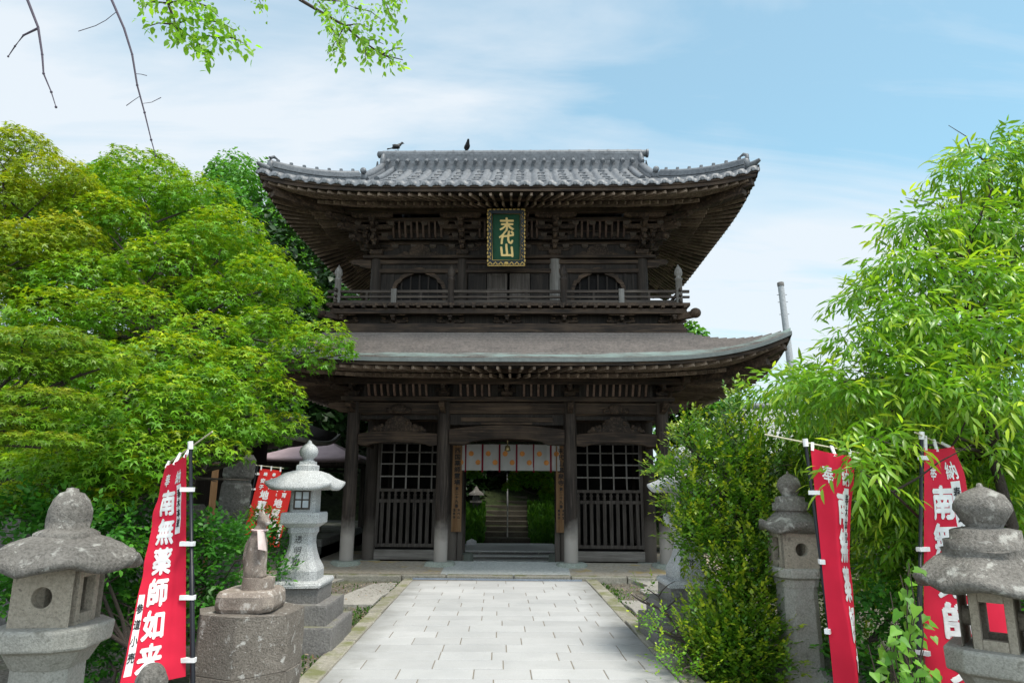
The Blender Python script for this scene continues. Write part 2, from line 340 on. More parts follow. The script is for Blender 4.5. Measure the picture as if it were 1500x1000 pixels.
M_['basestone'] = stone('green_grey_base_stone', (.2, .22, .19), (.34, .37, .32), rough=.9)
GP, GR = Vector((.247, 16.92, .2)), rad(-2.5)
GM = Matrix.Translation(GP) @ Matrix.Rotation(GR, 4, 'Z')
def GL(x, y, z): return GM @ Vector((x, y, z))
gate = thing('temple_gate', 'two storey dark timber temple gate with grey tiled upper roof and railed balcony', 'gate', GP, GR)
PX = [-3.36, -1.37, 1.37, 3.36]; PY = [-2.0, 0.0, 2.0]
for j, y in enumerate(PY):
    for x in PX:
        r = .142 if j == 0 else .15; z0 = 0 if j == 0 else -.18
        p = MB().lathe([(r*1.02, z0), (r*1.02, .5), (r, 2), (r*.97, 3.48)], 18, (x, y, 0)).build('pillar', 'post' if j == 0 else 'darkwood', gate)
        b = MB()
        ring = [(random.uniform(.29, .38)*math.cos(a), random.uniform(.26, .34)*math.sin(a)) for a in [k*math.pi/5 for k in range(10)]]
        b.loft([[(x+u*1.08, y+w*1.08, z0-(.12 if j == 0 else .4)) for u, w in ring], [(x+u, y+w, z0-.02) for u, w in ring], [(x+u*.85, y+w*.85, z0+.015) for u, w in ring]], True, False)
        b.build('base_stone', 'basestone', p, .015)
# tie beams with carved noses
def nose(mb, x, y, z0, z1, d, ax):                      # carved beam end beyond a corner pillar
    h = z1-z0; pr = [(0, z0), (.22, z0+h*.12), (.3, z0+h*.35), (.42, z0+h*.42), (.5, z0+h*.75), (.44, z1-h*.05), (.3, z1), (0, z1)]
    if ax == 'x': mb.prism([(x+d*u, w) for u, w in pr], y-.06, y+.06, 'y')
    else: mb.prism([(y+d*u, w) for u, w in pr], x-.06, x+.06, 'x')
for y in PY:
    mb = MB().box(-3.36, 3.36, y-.075, y+.075, 3.1, 3.34)
    for d in (-1, 1): nose(mb, d*3.46, y, 3.1, 3.34, d, 'x')
    mb.build('tie_beam', 'beam', gate, .01)
for x in PX:
    mb = MB().box(x-.07, x+.07, -2, 2, 3.1, 3.33)
    for d in (-1, 1): nose(mb, x, d*2.1, 3.1, 3.33, d, 'y')
    mb.build('tie_beam', 'cross', gate, .01)
MB().box(-3.62, 3.62, -2.2, -1.8, 3.36, 3.46).build('wall_plate', 'beam', gate, .012)
MB().box(-3.62, 3.62, 1.8, 2.2, 3.36, 3.46).build('wall_plate', 'beam', gate, .012)
for x in (-3.36, 3.36): MB().box(x-.2, x+.2, -1.79, 1.79, 3.362, 3.458).build('wall_plate', 'cross', gate, .012)
# wall strips between tie beam and lintels
for a, b in ((0, 1), (2, 3)):
    x0, x1 = PX[a]+.13, PX[b]-.13; c = (x0+x1)/2
    # lower carved lintel
    w = (x1-x0)/2; pr = [(x0, 2.42), (x0+.18, 2.40), (x0+.3, 2.44), (x0+.5, 2.47), (c, 2.485), (x1-.5, 2.47), (x1-.3, 2.44), (x1-.18, 2.40), (x1, 2.42), (x1, 2.66), (c+.5, 2.70), (c, 2.72), (c-.5, 2.70), (x0, 2.66)]
    MB().prism(pr, -2.09, -1.91, 'y').build('carved_lintel', 'beam', gate, .012)
    # frog leg carving on it
    FROG = k = [(-.62, 0), (-.6, .06), (-.47, .09), (-.44, .15), (-.36, .13), (-.3, .1), (-.28, .2), (-.22, .28), (-.12, .31), (-.1, .35), (.1, .35), (.12, .31), (.22, .28), (.28, .2), (.3, .1), (.36, .13), (.44, .15), (.47, .09), (.6, .06), (.62, 0)]
    kb = MB().prism([(c+u, 2.705+v*.98) for u, v in k], -2.07, -1.95, 'y')
    for d in (-1, 1):
        for (u, v, r) in ((.5, .07, .06), (.36, .12, .05), (.2, .2, .05)): kb.ball((c+d*u, -2.07, 2.705+v), r, .035, r, 10)
    kb.build('carved_strut', 'cross', gate, .008)
    MB().box(x0, x1, -1.97, -1.93, 3.07, 3.1).build('trim_strip', 'beam', gate)
    MB().box(x0, x1, -1.98, -1.95, 2.98, 3.06).build('trim_strip', 'board', gate)
    g = MB().ball((c, -2.09, 3.2), .17, .05, .11, 14); g.ball((c-.2, -2.085, 3.17), .09, .03, .06); g.ball((c+.2, -2.085, 3.17), .09, .03, .06); g.build('carved_boss', 'cross', gate)
# great rainbow beam of the centre bay
c0, c1 = -1.37+.12, 1.37-.12
pr = [(c0, 2.44), (c0+.35, 2.43), (c0+.5, 2.5), (c0+.75, 2.545), (0, 2.57), (c1-.75, 2.545), (c1-.5, 2.5), (c1-.35, 2.43), (c1, 2.44), (c1, 2.76), (.6, 2.84), (0, 2.86), (-.6, 2.84), (c0, 2.76)]
MB().prism(pr, -2.12, -1.88, 'y').build('rainbow_beam', 'beam', gate, .015)
MB().box(c0, c1, -2.02, -1.98, 2.862, 3.09).build('panel', 'board', gate)
MB().box(-1.0, 1.0, -2.06, -2.021, 2.93, 3.02).build('trim_strip', 'beam', gate)
MB().box(-.55, .55, -2.12, -2.06, 2.865, 2.91).build('trim_strip', 'beam', gate)
bl = MB().lathe([(.012, .16), (.012, .06), (.05, .04), (.06, -.02), (.07, -.06), (.02, -.07)][::-1], 12, (.02, -2.0, 2.37)); bl.build('small_bell', plain('old_brass', (.16, .12, .05), .4, .8), gate)

# brackets ---------------------------------------------------------------
def bracket(x, y, z0, steps, so, dirs=((0, -1),), s=1.0, nm='bracket_cluster'):
    mb = MB(); A = .1*s; H = .115*s; B = .15*s
    mb.squares([(.1*s, z0), (.155*s, z0+.06*s), (.155*s, z0+.15*s)], 0, (x, y, 0))
    def arm(p, d, l, z):                                 # boat shaped arm
        e = Vector((d[0], d[1], 0)); n = Vector((-d[1], d[0], 0)); pr = [(-l, .45), (-l*.93, .2), (-l*.75, 0), (l*.75, 0), (l*.93, .2), (l, .45), (l, 1), (-l, 1)]
        v = []
        for sgn in (-1, 1):
            for u, w in pr: q = Vector(p)+e*u+n*sgn*A/2; v.append((q.x, q.y, z+w*H))
        k = len(pr); mb.add(v, [tuple(range(k)), tuple(range(2*k-1, k-1, -1))]+[(i, k+i, k+(i+1) % k, (i+1) % k) for i in range(k)])
    def block(px_, py_, z): mb.squares([(.05*s, z), (.078*s, z+.035*s), (.078*s, z+.085*s)], 0, (px_, py_, 0))
    for d in dirs:
        e = Vector((d[0], d[1], 0)); sc = e.length; e.normalize(); n = (-e.y, e.x)
        for k in range(steps):
            z = z0+.15*s+k*.2*s; q = Vector((x, y, 0))+e*so*k*sc
            if sc < 1.2:
                arm((q.x, q.y, 0), n, (.42 if k < steps-1 else .5)*s, z)
                for u in (-1, 0, 1): block(q.x+n[0]*u*.38*s, q.y+n[1]*u*.38*s, z+H)
            tip = Vector((x, y, 0))+e*so*(k+1)*sc; mid = Vector((x, y, 0))+e*(so*(k+1)*sc/2-.12)
            arm((mid.x, mid.y, 0), (e.x, e.y), so*(k+1)*sc/2+.14, z+.003)
            block(tip.x, tip.y, z+H)
        q = Vector((x, y, 0))+e*so*steps*sc; z = z0+.15*s+steps*.2*s
        if sc < 1.2: arm((q.x, q.y, 0), n, .5*s, z)
        else:                                            # projecting tail rafters at a corner
            for k in range(steps):
                a = Vector((x, y, 0))+e*(.1); b = Vector((x, y, 0))+e*(so*(k+1)*sc+.36)
                zz = z0+.34*s+k*.2*s; mb.prism; mb.beam((a.x, a.y, zz+.05), (b.x, b.y, zz-.02), .11*s, .13*s); mb.ball((b.x, b.y, zz+.015), .09, .09, .075)
    return mb.build(nm, 'cross', gate, .006, 1)
Zd = 3.46
for x in PX[1:3]+[0.0]: bracket(x, -2, Zd, 1, .42, s=.8)
for x in PX[1:3]+[0.0]: bracket(x, 2, Zd, 1, .42, ((0, 1),), s=.8)
for sx in (-1, 1):
    bracket(sx*3.36, -2, Zd, 1, .42, ((0, -1), (sx, 0), (sx*.99, -.99)), s=.8); bracket(sx*3.36, 2, Zd, 1, .42, ((0, 1), (sx, 0), (sx*.99, .99)), s=.8)
    bracket(sx*3.36, 0, Zd, 1, .42, ((sx, 0),), s=.8)
def ribs(x0, x1, y, z0, z1, ax='x', out_=-1, n=None, mat='slat'):     # curved eave ribs on a board
    mb = MB(); n = n or max(3, int((x1-x0)/.135)); bk = MB()
    for k in range(n):
        u = x0+(k+.5)*(x1-x0)/n; pr = [(y-out_*.06, z0), (y+out_*.02, z0+(z1-z0)*.35), (y+out_*.12, z1), (y+out_*.06, z1), (y-out_*.05, z0+(z1-z0)*.4), (y-out_*.13, z0)]
        if ax == 'x': mb.prism(pr, u-.022, u+.022, 'x')
        else: mb.add([(p[0], u-.022, p[1]) for p in pr]+[(p[0], u+.022, p[1]) for p in pr], [tuple(range(6)), tuple(range(11, 5, -1))]+[(i, 6+i, 6+(i+1) % 6, (i+1) % 6) for i in range(6)])
    q = [(y-out_*.14, z0), (y-out_*.14, z1)]
    if ax == 'x': bk.box(x0-.1, x1+.1, min(y-out_*.14, y-out_*.17), max(y-out_*.14, y-out_*.17), z0-.02, z1+.02)
    else: bk.box(min(y-out_*.14, y-out_*.17), max(y-out_*.14, y-out_*.17), x0-.1, x1+.1, z0-.02, z1+.02)
    b = bk.build('rib_panel', 'board', gate); mb.build('curved_rib', mat, b)
for a, b in ((-3.36, -1.37), (-1.37, 0), (0, 1.37), (1.37, 3.36)):
    ribs(a+.3, b-.3, -2.3, 3.47, 3.74); ribs(a+.3, b-.3, 2.3, 3.47, 3.74, out_=1)
    MB().box(a+.1, b-.1, -2.03, -1.97, 3.462, 3.8).build('panel', 'board', gate)
for sx in (-1, 1):
    for a, b in ((-2, 0), (0, 2)): ribs(a+.3, b-.3, sx*3.66, 3.47, 3.74, 'y', sx)
    MB().box(sx*3.36-.03, sx*3.36+.03, -1.9, 1.9, 3.462, 3.8).build('panel', 'board', gate)

# eaves: rafters, soffits and edge boards -----------------------------------
def eaves(ex, ey, wx, wy, zi, zo, sori, pw, nf, ns, edge_h, cen, split=.52, rw=.056):
    """wx, wy: line of the outer purlin; the rafters run on inside it to the wall"""
    def soff(f, u): return zi+(zo-zi)*f+sori*abs(u)**pw*max(0, f)**2
    def pt(side, u, f):
        if side in 'fb': s = -1 if side == 'f' else 1; x = lerp(wx, ex, f)*u; y = s*lerp(wy, ey, f)
        else: s = -1 if side == 'l' else 1; x = s*lerp(wx, ex, f); y = lerp(wy, ey, f)*u
        return Vector((x, y, soff(f, u)))
    for side in 'fblr':
        n = nf if side in 'fb' else ns; lo = MB(); hi = MB(); so_ = MB()
        for k in range(n):
            u = -1+2*(k+.5)/n; fan = math.copysign(abs(u)**1.0, u)
            ui = u*.97
            def q(f, dz): p = pt(side, u*lerp(.9, 1, max(f, 0)), f); p.z += dz; return p
            lo.beam(q(-.35, -.03), q(split+.05, -.03-.035), rw*.85, .07)
            hi.beam(q(split-.06, .022), q(.74, .03+.004), rw*.9, .062); hi.beam(q(.74, .034), q(.985, .045), rw*.9, .062)
        nm = 'flying_rafter_tier'
        rm = 'raft' if side in 'fb' else 'raftx'
        b_ = hi.build(nm, rm, gate); lo.build('base_rafter_tier', rm, gate)
        us = [-1+2*k/32 for k in range(33)]
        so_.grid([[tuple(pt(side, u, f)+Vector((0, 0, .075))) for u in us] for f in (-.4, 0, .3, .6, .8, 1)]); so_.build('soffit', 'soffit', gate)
        def band(f, zlo, zhi, d, mat, nm):
            mb = MB(); out4 = []
            for u in us:
                p = pt(side, u, f); ax = Vector((0, -1 if side == 'f' else 1, 0)) if side in 'fb' else Vector((-1 if side == 'l' else 1, 0, 0))
                # keep mitred corners: move the point along the fraction instead
                q = pt(side, u, f+d/(ey-wy))
                out4.append([(p.x, p.y, p.z+zlo), (q.x, q.y, p.z+zlo), (q.x, q.y, p.z+zhi), (p.x, p.y, p.z+zhi)])
            mb.loft(out4, True, False); return mb.build(nm, mat, gate)
        band(split-.02, -.012, .1, .085, 'beam', 'rafter_fascia')
        band(.955, .078, .078+edge_h*.5, .085, 'beam', 'eave_fascia')
        band(.985, .078+edge_h*.5, .078+edge_h, .075, 'beam' if edge_h > .16 else 'black', 'eave_board')
    # outer purlin
    for s in (-1, 1):
        MB().box(-wx-.35, wx+.35, s*wy-.07, s*wy+.07, zi-.2, zi-.07).build('outer_purlin', 'beam', gate, .01)
        MB().box(s*wx-.068, s*wx+.068, -wy-.35, wy+.35, zi-.198, zi-.072).build('outer_purlin', 'cross', gate, .01)
        for t in (-1, 1):                                # hip rafters
            P = [Vector((s*lerp(wx, ex, f), t*lerp(wy, ey, f), soff(f, 1)-.03)) for f in (-.5, 0, .3, .55, .8, .97)]
            hb = MB()
            for a, b in zip(P[:3], P[1:4]): hb.beam(a-Vector((0, 0, .08)), b-Vector((0, 0, .08)), .15, .2)
            e = (P[3]-P[2]).normalized(); hb.beam(P[3]-Vector((0, 0, .08))-e*.02, P[3]+e*.62-Vector((0, 0, .03)), .17, .18)
            for a, b in zip(P[3:5], P[4:6]): hb.beam(a+Vector((0, 0, .02)), b+Vector((0, 0, .02)), .13, .16)
            hb.build('hip_rafter', 'cross', gate)
    return soff
M_['raftx'] = wood('rafter_wood_side', 0, (.06, .041, .029), (.15, .108, .078), (.26, .2, .155), vary=.35)
LEX, LEY, LS = 5.42, 4.05, .53
eaves(LEX, LEY, 3.78, 2.42, 3.9, 3.73, LS, 5, 46, 32, .15, (0, 0))
# lower roof -----------------------------------------------------------------
def lower_roof():
    IX, IY, ZO, ZI = 3.86, 2.49, 3.985, 4.82; us = [math.copysign(abs(k/24)**.9, k) for k in range(-24, 25)]
    def P(side, u, v):
        x, y = lerp(LEX+.05, IX, v), lerp(LEY+.05, IY, v); z = ZO+(ZI-ZO)*(.82*v+.18*v*v)+LS*abs(u)**5*(1-v)**2
        return {'f': (x*u, -y, z), 'b': (x*u, y, z), 'l': (-x, y*u, z), 'r': (x, y*u, z)}[side]
    for side in 'fblr':
        mb = MB(); n = 12; at_ = []; rows = []
        for k in range(n):
            for v, dz in ((k/n, .038), ((k+1)/n-.003, .0)):
                rows.append([tuple(Vector(P(side, u, v))+Vector((0, 0, dz))) for u in us]); at_ += [max(0, .43-v*1.9)+(.06 if k < 2 else 0)]*len(us)
        e0 = [tuple(Vector(P(side, u, 0))+Vector((0, 0, -.055))) for u in us]; rows.insert(0, e0); at_ = [.2]*len(us)+at_
        mb.grid(rows, False, side in 'br')
        if side in 'br': pass
        o = mb.build('lower_roof', 'copper', gate); a = o.data.attributes.new('verdigris', 'FLOAT', 'POINT'); a.data.foreach_set('value', at_)
        mb = MB(); mb.loft([[tuple(Vector(P(side, u, -.01))+Vector((0, 0, -.1))), tuple(Vector(P(side, u, .035))+Vector((0, 0, -.1))), tuple(Vector(P(side, u, .035))+Vector((0, 0, -.03))), tuple(Vector(P(side, u, -.01))+Vector((0, 0, -.03)))] for u in us], True, False).build('copper_edge', 'edge', o)
lower_roof()
# balcony skirt ---------------------------------------------------------------
def ringwall(hx, hy, z0, z1, t, mat, nm, bev=.008, parent=None):
    for s in (-1, 1):
        MB().box(-hx, hx, s*hy-t/2, s*hy+t/2, z0, z1).build(nm, mat, parent or gate, bev)
        MB().box(s*(hx-.003)-t/2, s*(hx-.003)+t/2, -hy+t/2, hy-t/2, z0+.001, z1-.001).build(nm, 'cross' if mat == 'beam' else mat, parent or gate, bev)
MB().box(-3.8, 3.8, -2.43, 2.43, 4.55, 4.84).build('skirt_core', 'board', gate)
ringwall(3.86, 2.49, 4.8, 4.93, .1, 'beam', 'skirt_board')
ringwall(3.82, 2.45, 4.93, 5.02, .06, 'beam', 'skirt_board')
MB().box(-3.6, 3.6, -2.25, 2.25, 5.0, 5.3).build('skirt_core', 'board', gate)
balc = MB().box(-3.95, 3.95, -2.62, 2.62, 5.385, 5.45)
for k in range(33): u = -3.84+k*.24; balc.beam((u, -2.66, 5.36), (u, 2.66, 5.36), .07, .05)
balc = balc.build('balcony', 'cross', gate)
ringwall(3.86, 2.52, 5.22, 5.335, .11, 'beam', 'balcony_beam', .01, balc)
for x in (-2.5, -1.25, 0, 1.25, 2.5):
    for s in (-1, 1): bracket(x, s*2.28, 4.98, 1, .2, ((0, s),), s=.62, nm='balcony_bracket')
for sx in (-1, 1):
    for s in (-1, 1):
        bracket(sx*3.62, s*2.28, 4.98, 1, .2, ((0, s), (sx, 0)), s=.62, nm='balcony_bracket')
        mb = MB().beam((sx*3.6, s*2.3, 5.17), (sx*4.05, s*2.72, 5.18), .13, .13); mb.ball((sx*4.03, s*2.7, 5.2), .12, .12, .11); mb.build('carved_nose', 'cross', gate)
    for y in (-1.2, 0, 1.2): bracket(sx*3.62, y, 4.98, 1, .2, ((sx, 0),), s=.62, nm='balcony_bracket')
RXx, RYy = 3.76, 2.45
rail = MB()
for s in (-1, 1):
    for z, h in ((5.5, .09), (5.62, .045), (5.745, .06)):
        rail.box(-RXx-(.22 if h < .07 else 0), RXx+(.22 if h < .07 else 0), s*RYy-.03, s*RYy+.03, z-h/2, z+h/2)
        rail.box(s*RXx-.028, s*RXx+.028, -RYy-.2, RYy+.2, z-h/2+.003, z+h/2+.003)
rail = rail.build('balcony_railing', wood('railing_wood', 0, (.015, .011, .009), (.042, .031, .024), (.11, .09, .074)), gate, .004)
def giboshi(x, y, top):
    r = .075; k = top-6.26
    MB().lathe([(r, 5.45), (r*.97, 6.0), (r*1.15, 6.01), (r*1.15, 6.04), (r*.8, 6.05), (r*.75, 6.09), (r*1.1, 6.12), (r*1.2, 6.17), (r*1.0, 6.24), (r*.45, 6.31), (.008, 6.36)], 14, (x, y, 0)).build('railing_post', 'pale' if abs(x) > 3 else 'post', rail)
for x in (-RXx, -1.24, 1.24, RXx):
    for s in (-1, 1): giboshi(x, s*RYy, 6.3)
for x in (-2.5, 2.5):
    for s in (-1, 1): MB().box(x-.06, x+.06, s*RYy-.06, s*RYy+.06, 5.455, 5.8).build('railing_strut', 'pale', rail, .008)
for x in (-.42, .42, -3.1, 3.1, -1.9, 1.9):
    for s in (-1, 1): MB().box(x-.025, x+.025, s*RYy-.026, s*RYy+.026, 5.455, 5.72).build('railing_strut', 'post', rail)
for s in (-1, 1):
    for y in (-.8, .8): MB().box(s*RXx-.05, s*RXx+.05, y-.05, y+.05, 5.455, 5.72).build('railing_strut', 'post', rail)

# upper storey ------------------------------------------------------------------
UX, UY = 3.1, 1.67; UP_ = [-UX, -1.08, 1.08, UX]
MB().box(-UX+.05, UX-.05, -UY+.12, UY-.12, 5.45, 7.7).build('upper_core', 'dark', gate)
for s in (-1, 1):
    for x in UP_:
        MB().lathe([(.13, 5.45), (.13, 6.8)], 16, (x, s*UY, 0)).build('upper_pillar', 'pale' if (x == 1.08 and s < 0) else 'darkwood', gate)
    for z0, z1, t, nm in ((5.46, 5.6, .2, 'sill_beam'), (6.4, 6.5, .19, 'lintel_beam'), (6.62, 6.72, .17, 'head_beam')):
        mb = MB().box(-UX-.02, UX+.02, s*UY-t/2, s*UY+t/2, z0, z1)
        if nm == 'head_beam':
            for d in (-1, 1): nose(mb, d*(UX+.12), s*UY, 6.52, 6.74, d, 'x')
        mb.build(nm, 'beam', gate, .01)
        MB().box(s*UX-t/2+.004, s*UX+t/2-.004, -UY+.1, UY-.1, z0+.002, z1-.002).build(nm, 'cross', gate, .01)
    MB().box(-UX-.3, UX+.3, s*UY-.17, s*UY+.17, 6.74, 6.81).build('upper_plate', 'beam', gate, .01)
    MB().box(s*UX-.168, s*UX+.168, -UY+.18, UY-.18, 6.742, 6.808).build('upper_plate', 'cross', gate, .01)
    MB().box(-UX, UX, s*UY-.03, s*UY+.03, 6.51, 6.62).build('panel', 'board', gate)
    MB().box(-UX, UX, s*UY-.03, s*UY+.03, 6.811, 7.7).build('panel', 'board', gate)
    MB().box(s*UX-.03, s*UX+.03, -UY+.04, UY-.04, 5.6, 7.7).build('panel', 'board', gate)
    # vertical boards around the cusped windows
    for sx in (-1, 1):
        c = sx*2.08
        half = [(.56, 0), (.55, .42), (.5, .55), (.42, .60), (.40, .66), (.30, .72), (.17, .77), (.10, .83), (0, .85)]
        arch = [(u, v) for u, v in half]+[(-u, v) for u, v in half[-2::-1]]
        mb = MB()                                        # wall with the window opening: strips down to the arch line
        x0, x1 = 1.08*sx, UX*sx
        lo_, hi_ = min(x0, x1)+.12, max(x0, x1)-.12
        def top_at(u):
            for (a, za), (b, zb) in zip(arch, arch[1:]):
                if b <= u <= a: return za+(zb-za)*(a-u)/(a-b+1e-9)
            return 0
        n = 40
        for half_ in (-1, 1):
            mb = MB()
            for k in range(n):
                a, b = lerp(lo_, hi_, k/n), lerp(lo_, hi_, (k+1)/n); mid = (a+b)/2-c
                if mid*half_ < 0: continue
                z0 = 5.58 if abs(mid) > .56 else 5.6+max(top_at(a-c), top_at(b-c), top_at(mid))
                if z0 < 6.4: mb.box(a, b, s*UY-.022, s*UY+.02, z0, 6.41)
            mb.build('panel', 'board', gate)
        fr = MB(); rings = []
        for i, (u, v) in enumerate(arch):
            cx, cz = c+u, 5.6+v; k = 1.13
            o_ = (c+u*k, 5.6+v*1.10+.01)
            rings.append([(cx, s*UY-.05, cz), (cx, s*UY+.05, cz), (o_[0], s*UY+.05, o_[1]), (o_[0], s*UY-.05, o_[1])])
        fr.loft(rings, True, False); fr = fr.build('cusped_window', 'beam', gate, .006)
        lb = MB()
        for u in (-.42, -.21, 0, .21, .42): lb.box(c+u-.018, c+u+.018, s*(UY-.03)-.015, s*(UY-.03)+.015, 5.58, 5.6+top_at(u))
        lb.box(c-.54, c+.54, s*(UY-.03)-.012, s*(UY-.03)+.012, 5.88, 5.91); lb.build('window_bar', 'board', fr)
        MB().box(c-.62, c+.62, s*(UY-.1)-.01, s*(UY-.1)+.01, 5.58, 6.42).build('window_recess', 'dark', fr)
        # battens
        for u in (.62, .8): 
            for d in (-1, 1): MB().box(c+d*u-.025, c+d*u+.025, s*UY-.045, s*UY-.0225 if s < 0 else s*UY+.045, 5.6, 6.4).build('batten', 'board', gate) if s < 0 else None
    # doors of the middle bay
    for d in (-1, 1):
        for (a, b) in ((.03, .5), (.52, .93)):
            x0, x1 = sorted((d*a, d*b)); dr_ = MB().box(x0, x1, s*UY-.02, s*UY+.02, 5.6, 6.4)
            for z in (5.62, 5.98, 6.36): dr_.box(x0, x1, s*UY-.035, s*UY+.035, z, z+.05)
            for x in (x0, x1-.05): dr_.box(x, x+.05, s*UY-.034, s*UY+.034, 5.6, 6.4)
            dr_.build('door', 'lat' if a < .1 else 'board', gate)
Zu = 6.81
for s in (-1, 1):
    for x in (-1.08, 0, 1.08): bracket(x, s*UY, Zu, 3, .225, ((0, s),), s=.95)
    for x in (-2.08, 2.08):
        mb = MB().prism([(x+u*.85, Zu+v*.8) for u, v in FROG], min(s*UY, s*(UY+.1)), max(s*UY, s*(UY+.1)), 'y'); mb.build('strut', 'cross', gate, .006)
    for sx in (-1, 1): bracket(sx*UX, s*UY, Zu, 3, .225, ((0, s), (sx, 0), (sx*.99, s*.99)), s=.95)
for sx in (-1, 1): bracket(sx*UX, 0, Zu, 3, .225, ((sx, 0),), s=.95)
for s in (-1, 1):
    for a, b in ((-2.72, -1.48), (1.48, 2.72), (-.72, -.36), (.36, .72)): ribs(a, b, s*(UY+.42), 7.17, 7.5, out_=s, mat='slat2')
    for z, y in ((7.1, .02), (7.3, .24), (7.5, .46)): MB().box(-UX-.5, UX+.5, s*(UY+y)-.045, s*(UY+y)+.045, z, z+.1).build('bracket_beam', 'beam', gate, .006)
M_['blockwood'] = wood('bracket_block_wood', 2, (.02, .015, .011), (.05, .038, .029), (.11, .086, .068))
bk0 = None
for z, y, n in ((7.02, .02, 15), (7.22, .24, 17), (7.42, .46, 19)):
    for i in range(n):
        if bk0 is None: bk0 = ob_ = MB().squares([(.045, 0), (.07, .03), (.07, .079)]).build('bearing_block', 'blockwood', gate)
        else: ob_ = bk0.copy(); COL.objects.link(ob_); ob_.parent = gate
        ob_.location = ((-1+2*i/(n-1))*(UX+y*.8), -(UY+y), z)
for sx in (-1, 1):
    for z, y in ((7.1, .02), (7.3, .24), (7.5, .46)): MB().box(sx*(UX+y)-.043, sx*(UX+y)+.043, -UY-.5, UY+.5, z+.002, z+.098).build('bracket_beam', 'cross', gate, .006)
    ribs(-1.2, -.4, sx*(UX+.42), 7.17, 7.5, 'y', sx); ribs(.4, 1.2, sx*(UX+.42), 7.17, 7.5, 'y', sx)
UEX, UEY, US = 5.13, 3.75, .33
eaves(UEX, UEY, UX+.68, UY+.68, 7.83, 7.42, US, 5, 48, 32, .17, (0, 0), split=.45)

# upper tiled roof -----------------------------------------------------------------
GX_, D1 = 3.4, 1.7; Z0, RISE, T_ = 7.66, 2.17, UEY+.08
def zroof(d, u):
    t = d/T_; z = Z0+RISE*(.74*t+.26*t*t)
    if d < D1: z += US*min(1, abs(u))**5*(1-d/D1)**2
    return z
EXo, EYo = UEX+.08, UEY+.08; PIT = .26; TL = .27
def wave(x):
    f = (x/PIT) % 1.0; a = abs(f-.5)
    return .05*math.sqrt(max(0, 1-(a/.4)**2)) if a < .4 else -.012
roof = None
def tiles(side):
    mb = MB(); half = EXo if side in 'fb' else EYo; other = EYo if side in 'fb' else EXo
    nper = int(2*half/PIT)+1; xs = []
    for k in range(-nper*5, nper*5+1):
        x = k*PIT/10
        if abs(x) <= half: xs.append(x)
    br = [-half, -(half-D1), half-D1, half]; full = T_ if side in 'fb' else D1
    def pos(x, d, dz):
        u = x/max(half-d, .01) if d < D1 else 0
        z = zroof(d, u)+dz
        return {'f': (x, -other+d, z), 'b': (x, other-d, z), 'l': (-other+d, x, z), 'r': (other-d, x, z)}[side]
    segs = [[x for x in xs if x <= br[1]], [x for x in xs if br[1] <= x <= br[2]], [x for x in xs if x >= br[2]]]
    for si, sg in enumerate(segs):
        if len(sg) < 2: continue
        rows = []; n = int((full if si == 1 else D1)/TL)+1
        rows.append([pos(x, 0, -.055+wave(x)*.6) for x in sg])
        for k in range(n):
            for fr, dz in ((k/n, .028), ((k+1)/n-.004, 0)):
                rows.append([pos(x, fr*(full if si == 1 else max(0.001, half-abs(x))), wave(x)+dz) for x in sg])
        mb.grid(rows, True, side in 'br')
    # round eave end caps under each cover tile
    k = 0
    for i in range(-nper//2-1, nper//2+2):
        x = (i+.5)*PIT
        if abs(x) < half-.05:
            p = pos(x, -.005, .01); M = Matrix.Translation(p) @ (Matrix.Rotation(0 if side in 'fb' else rad(90), 4, 'Z') @ Matrix.Rotation(rad(90), 4, 'X'))
            mb.lathe([(.042, -.03), (.045, .006), (.03, .01), (.012, .008)], 10, (0, 0, 0), M)
            if side in 'fb':                               # snow rings
                for j in range(1, 13):
                    if (i+j*2) % 4 == 0 and j*TL < (T_-.3 if abs(x) < GX_-.3 else half-abs(x)-.25):
                        q = Vector(pos(x+PIT/2, j*TL+.1, .03)); r = .085
                        mb.tube([q+Vector((r*math.cos(a), (r*.8*math.sin(a)), .05+.035*math.sin(a))) for a in [2*math.pi*w/9 for w in range(10)]], .012, 4)
    return mb.build('tiled_roof', 'tile', gate)
tl = {s: tiles(s) for s in 'fblr'}; roof = tl['f']
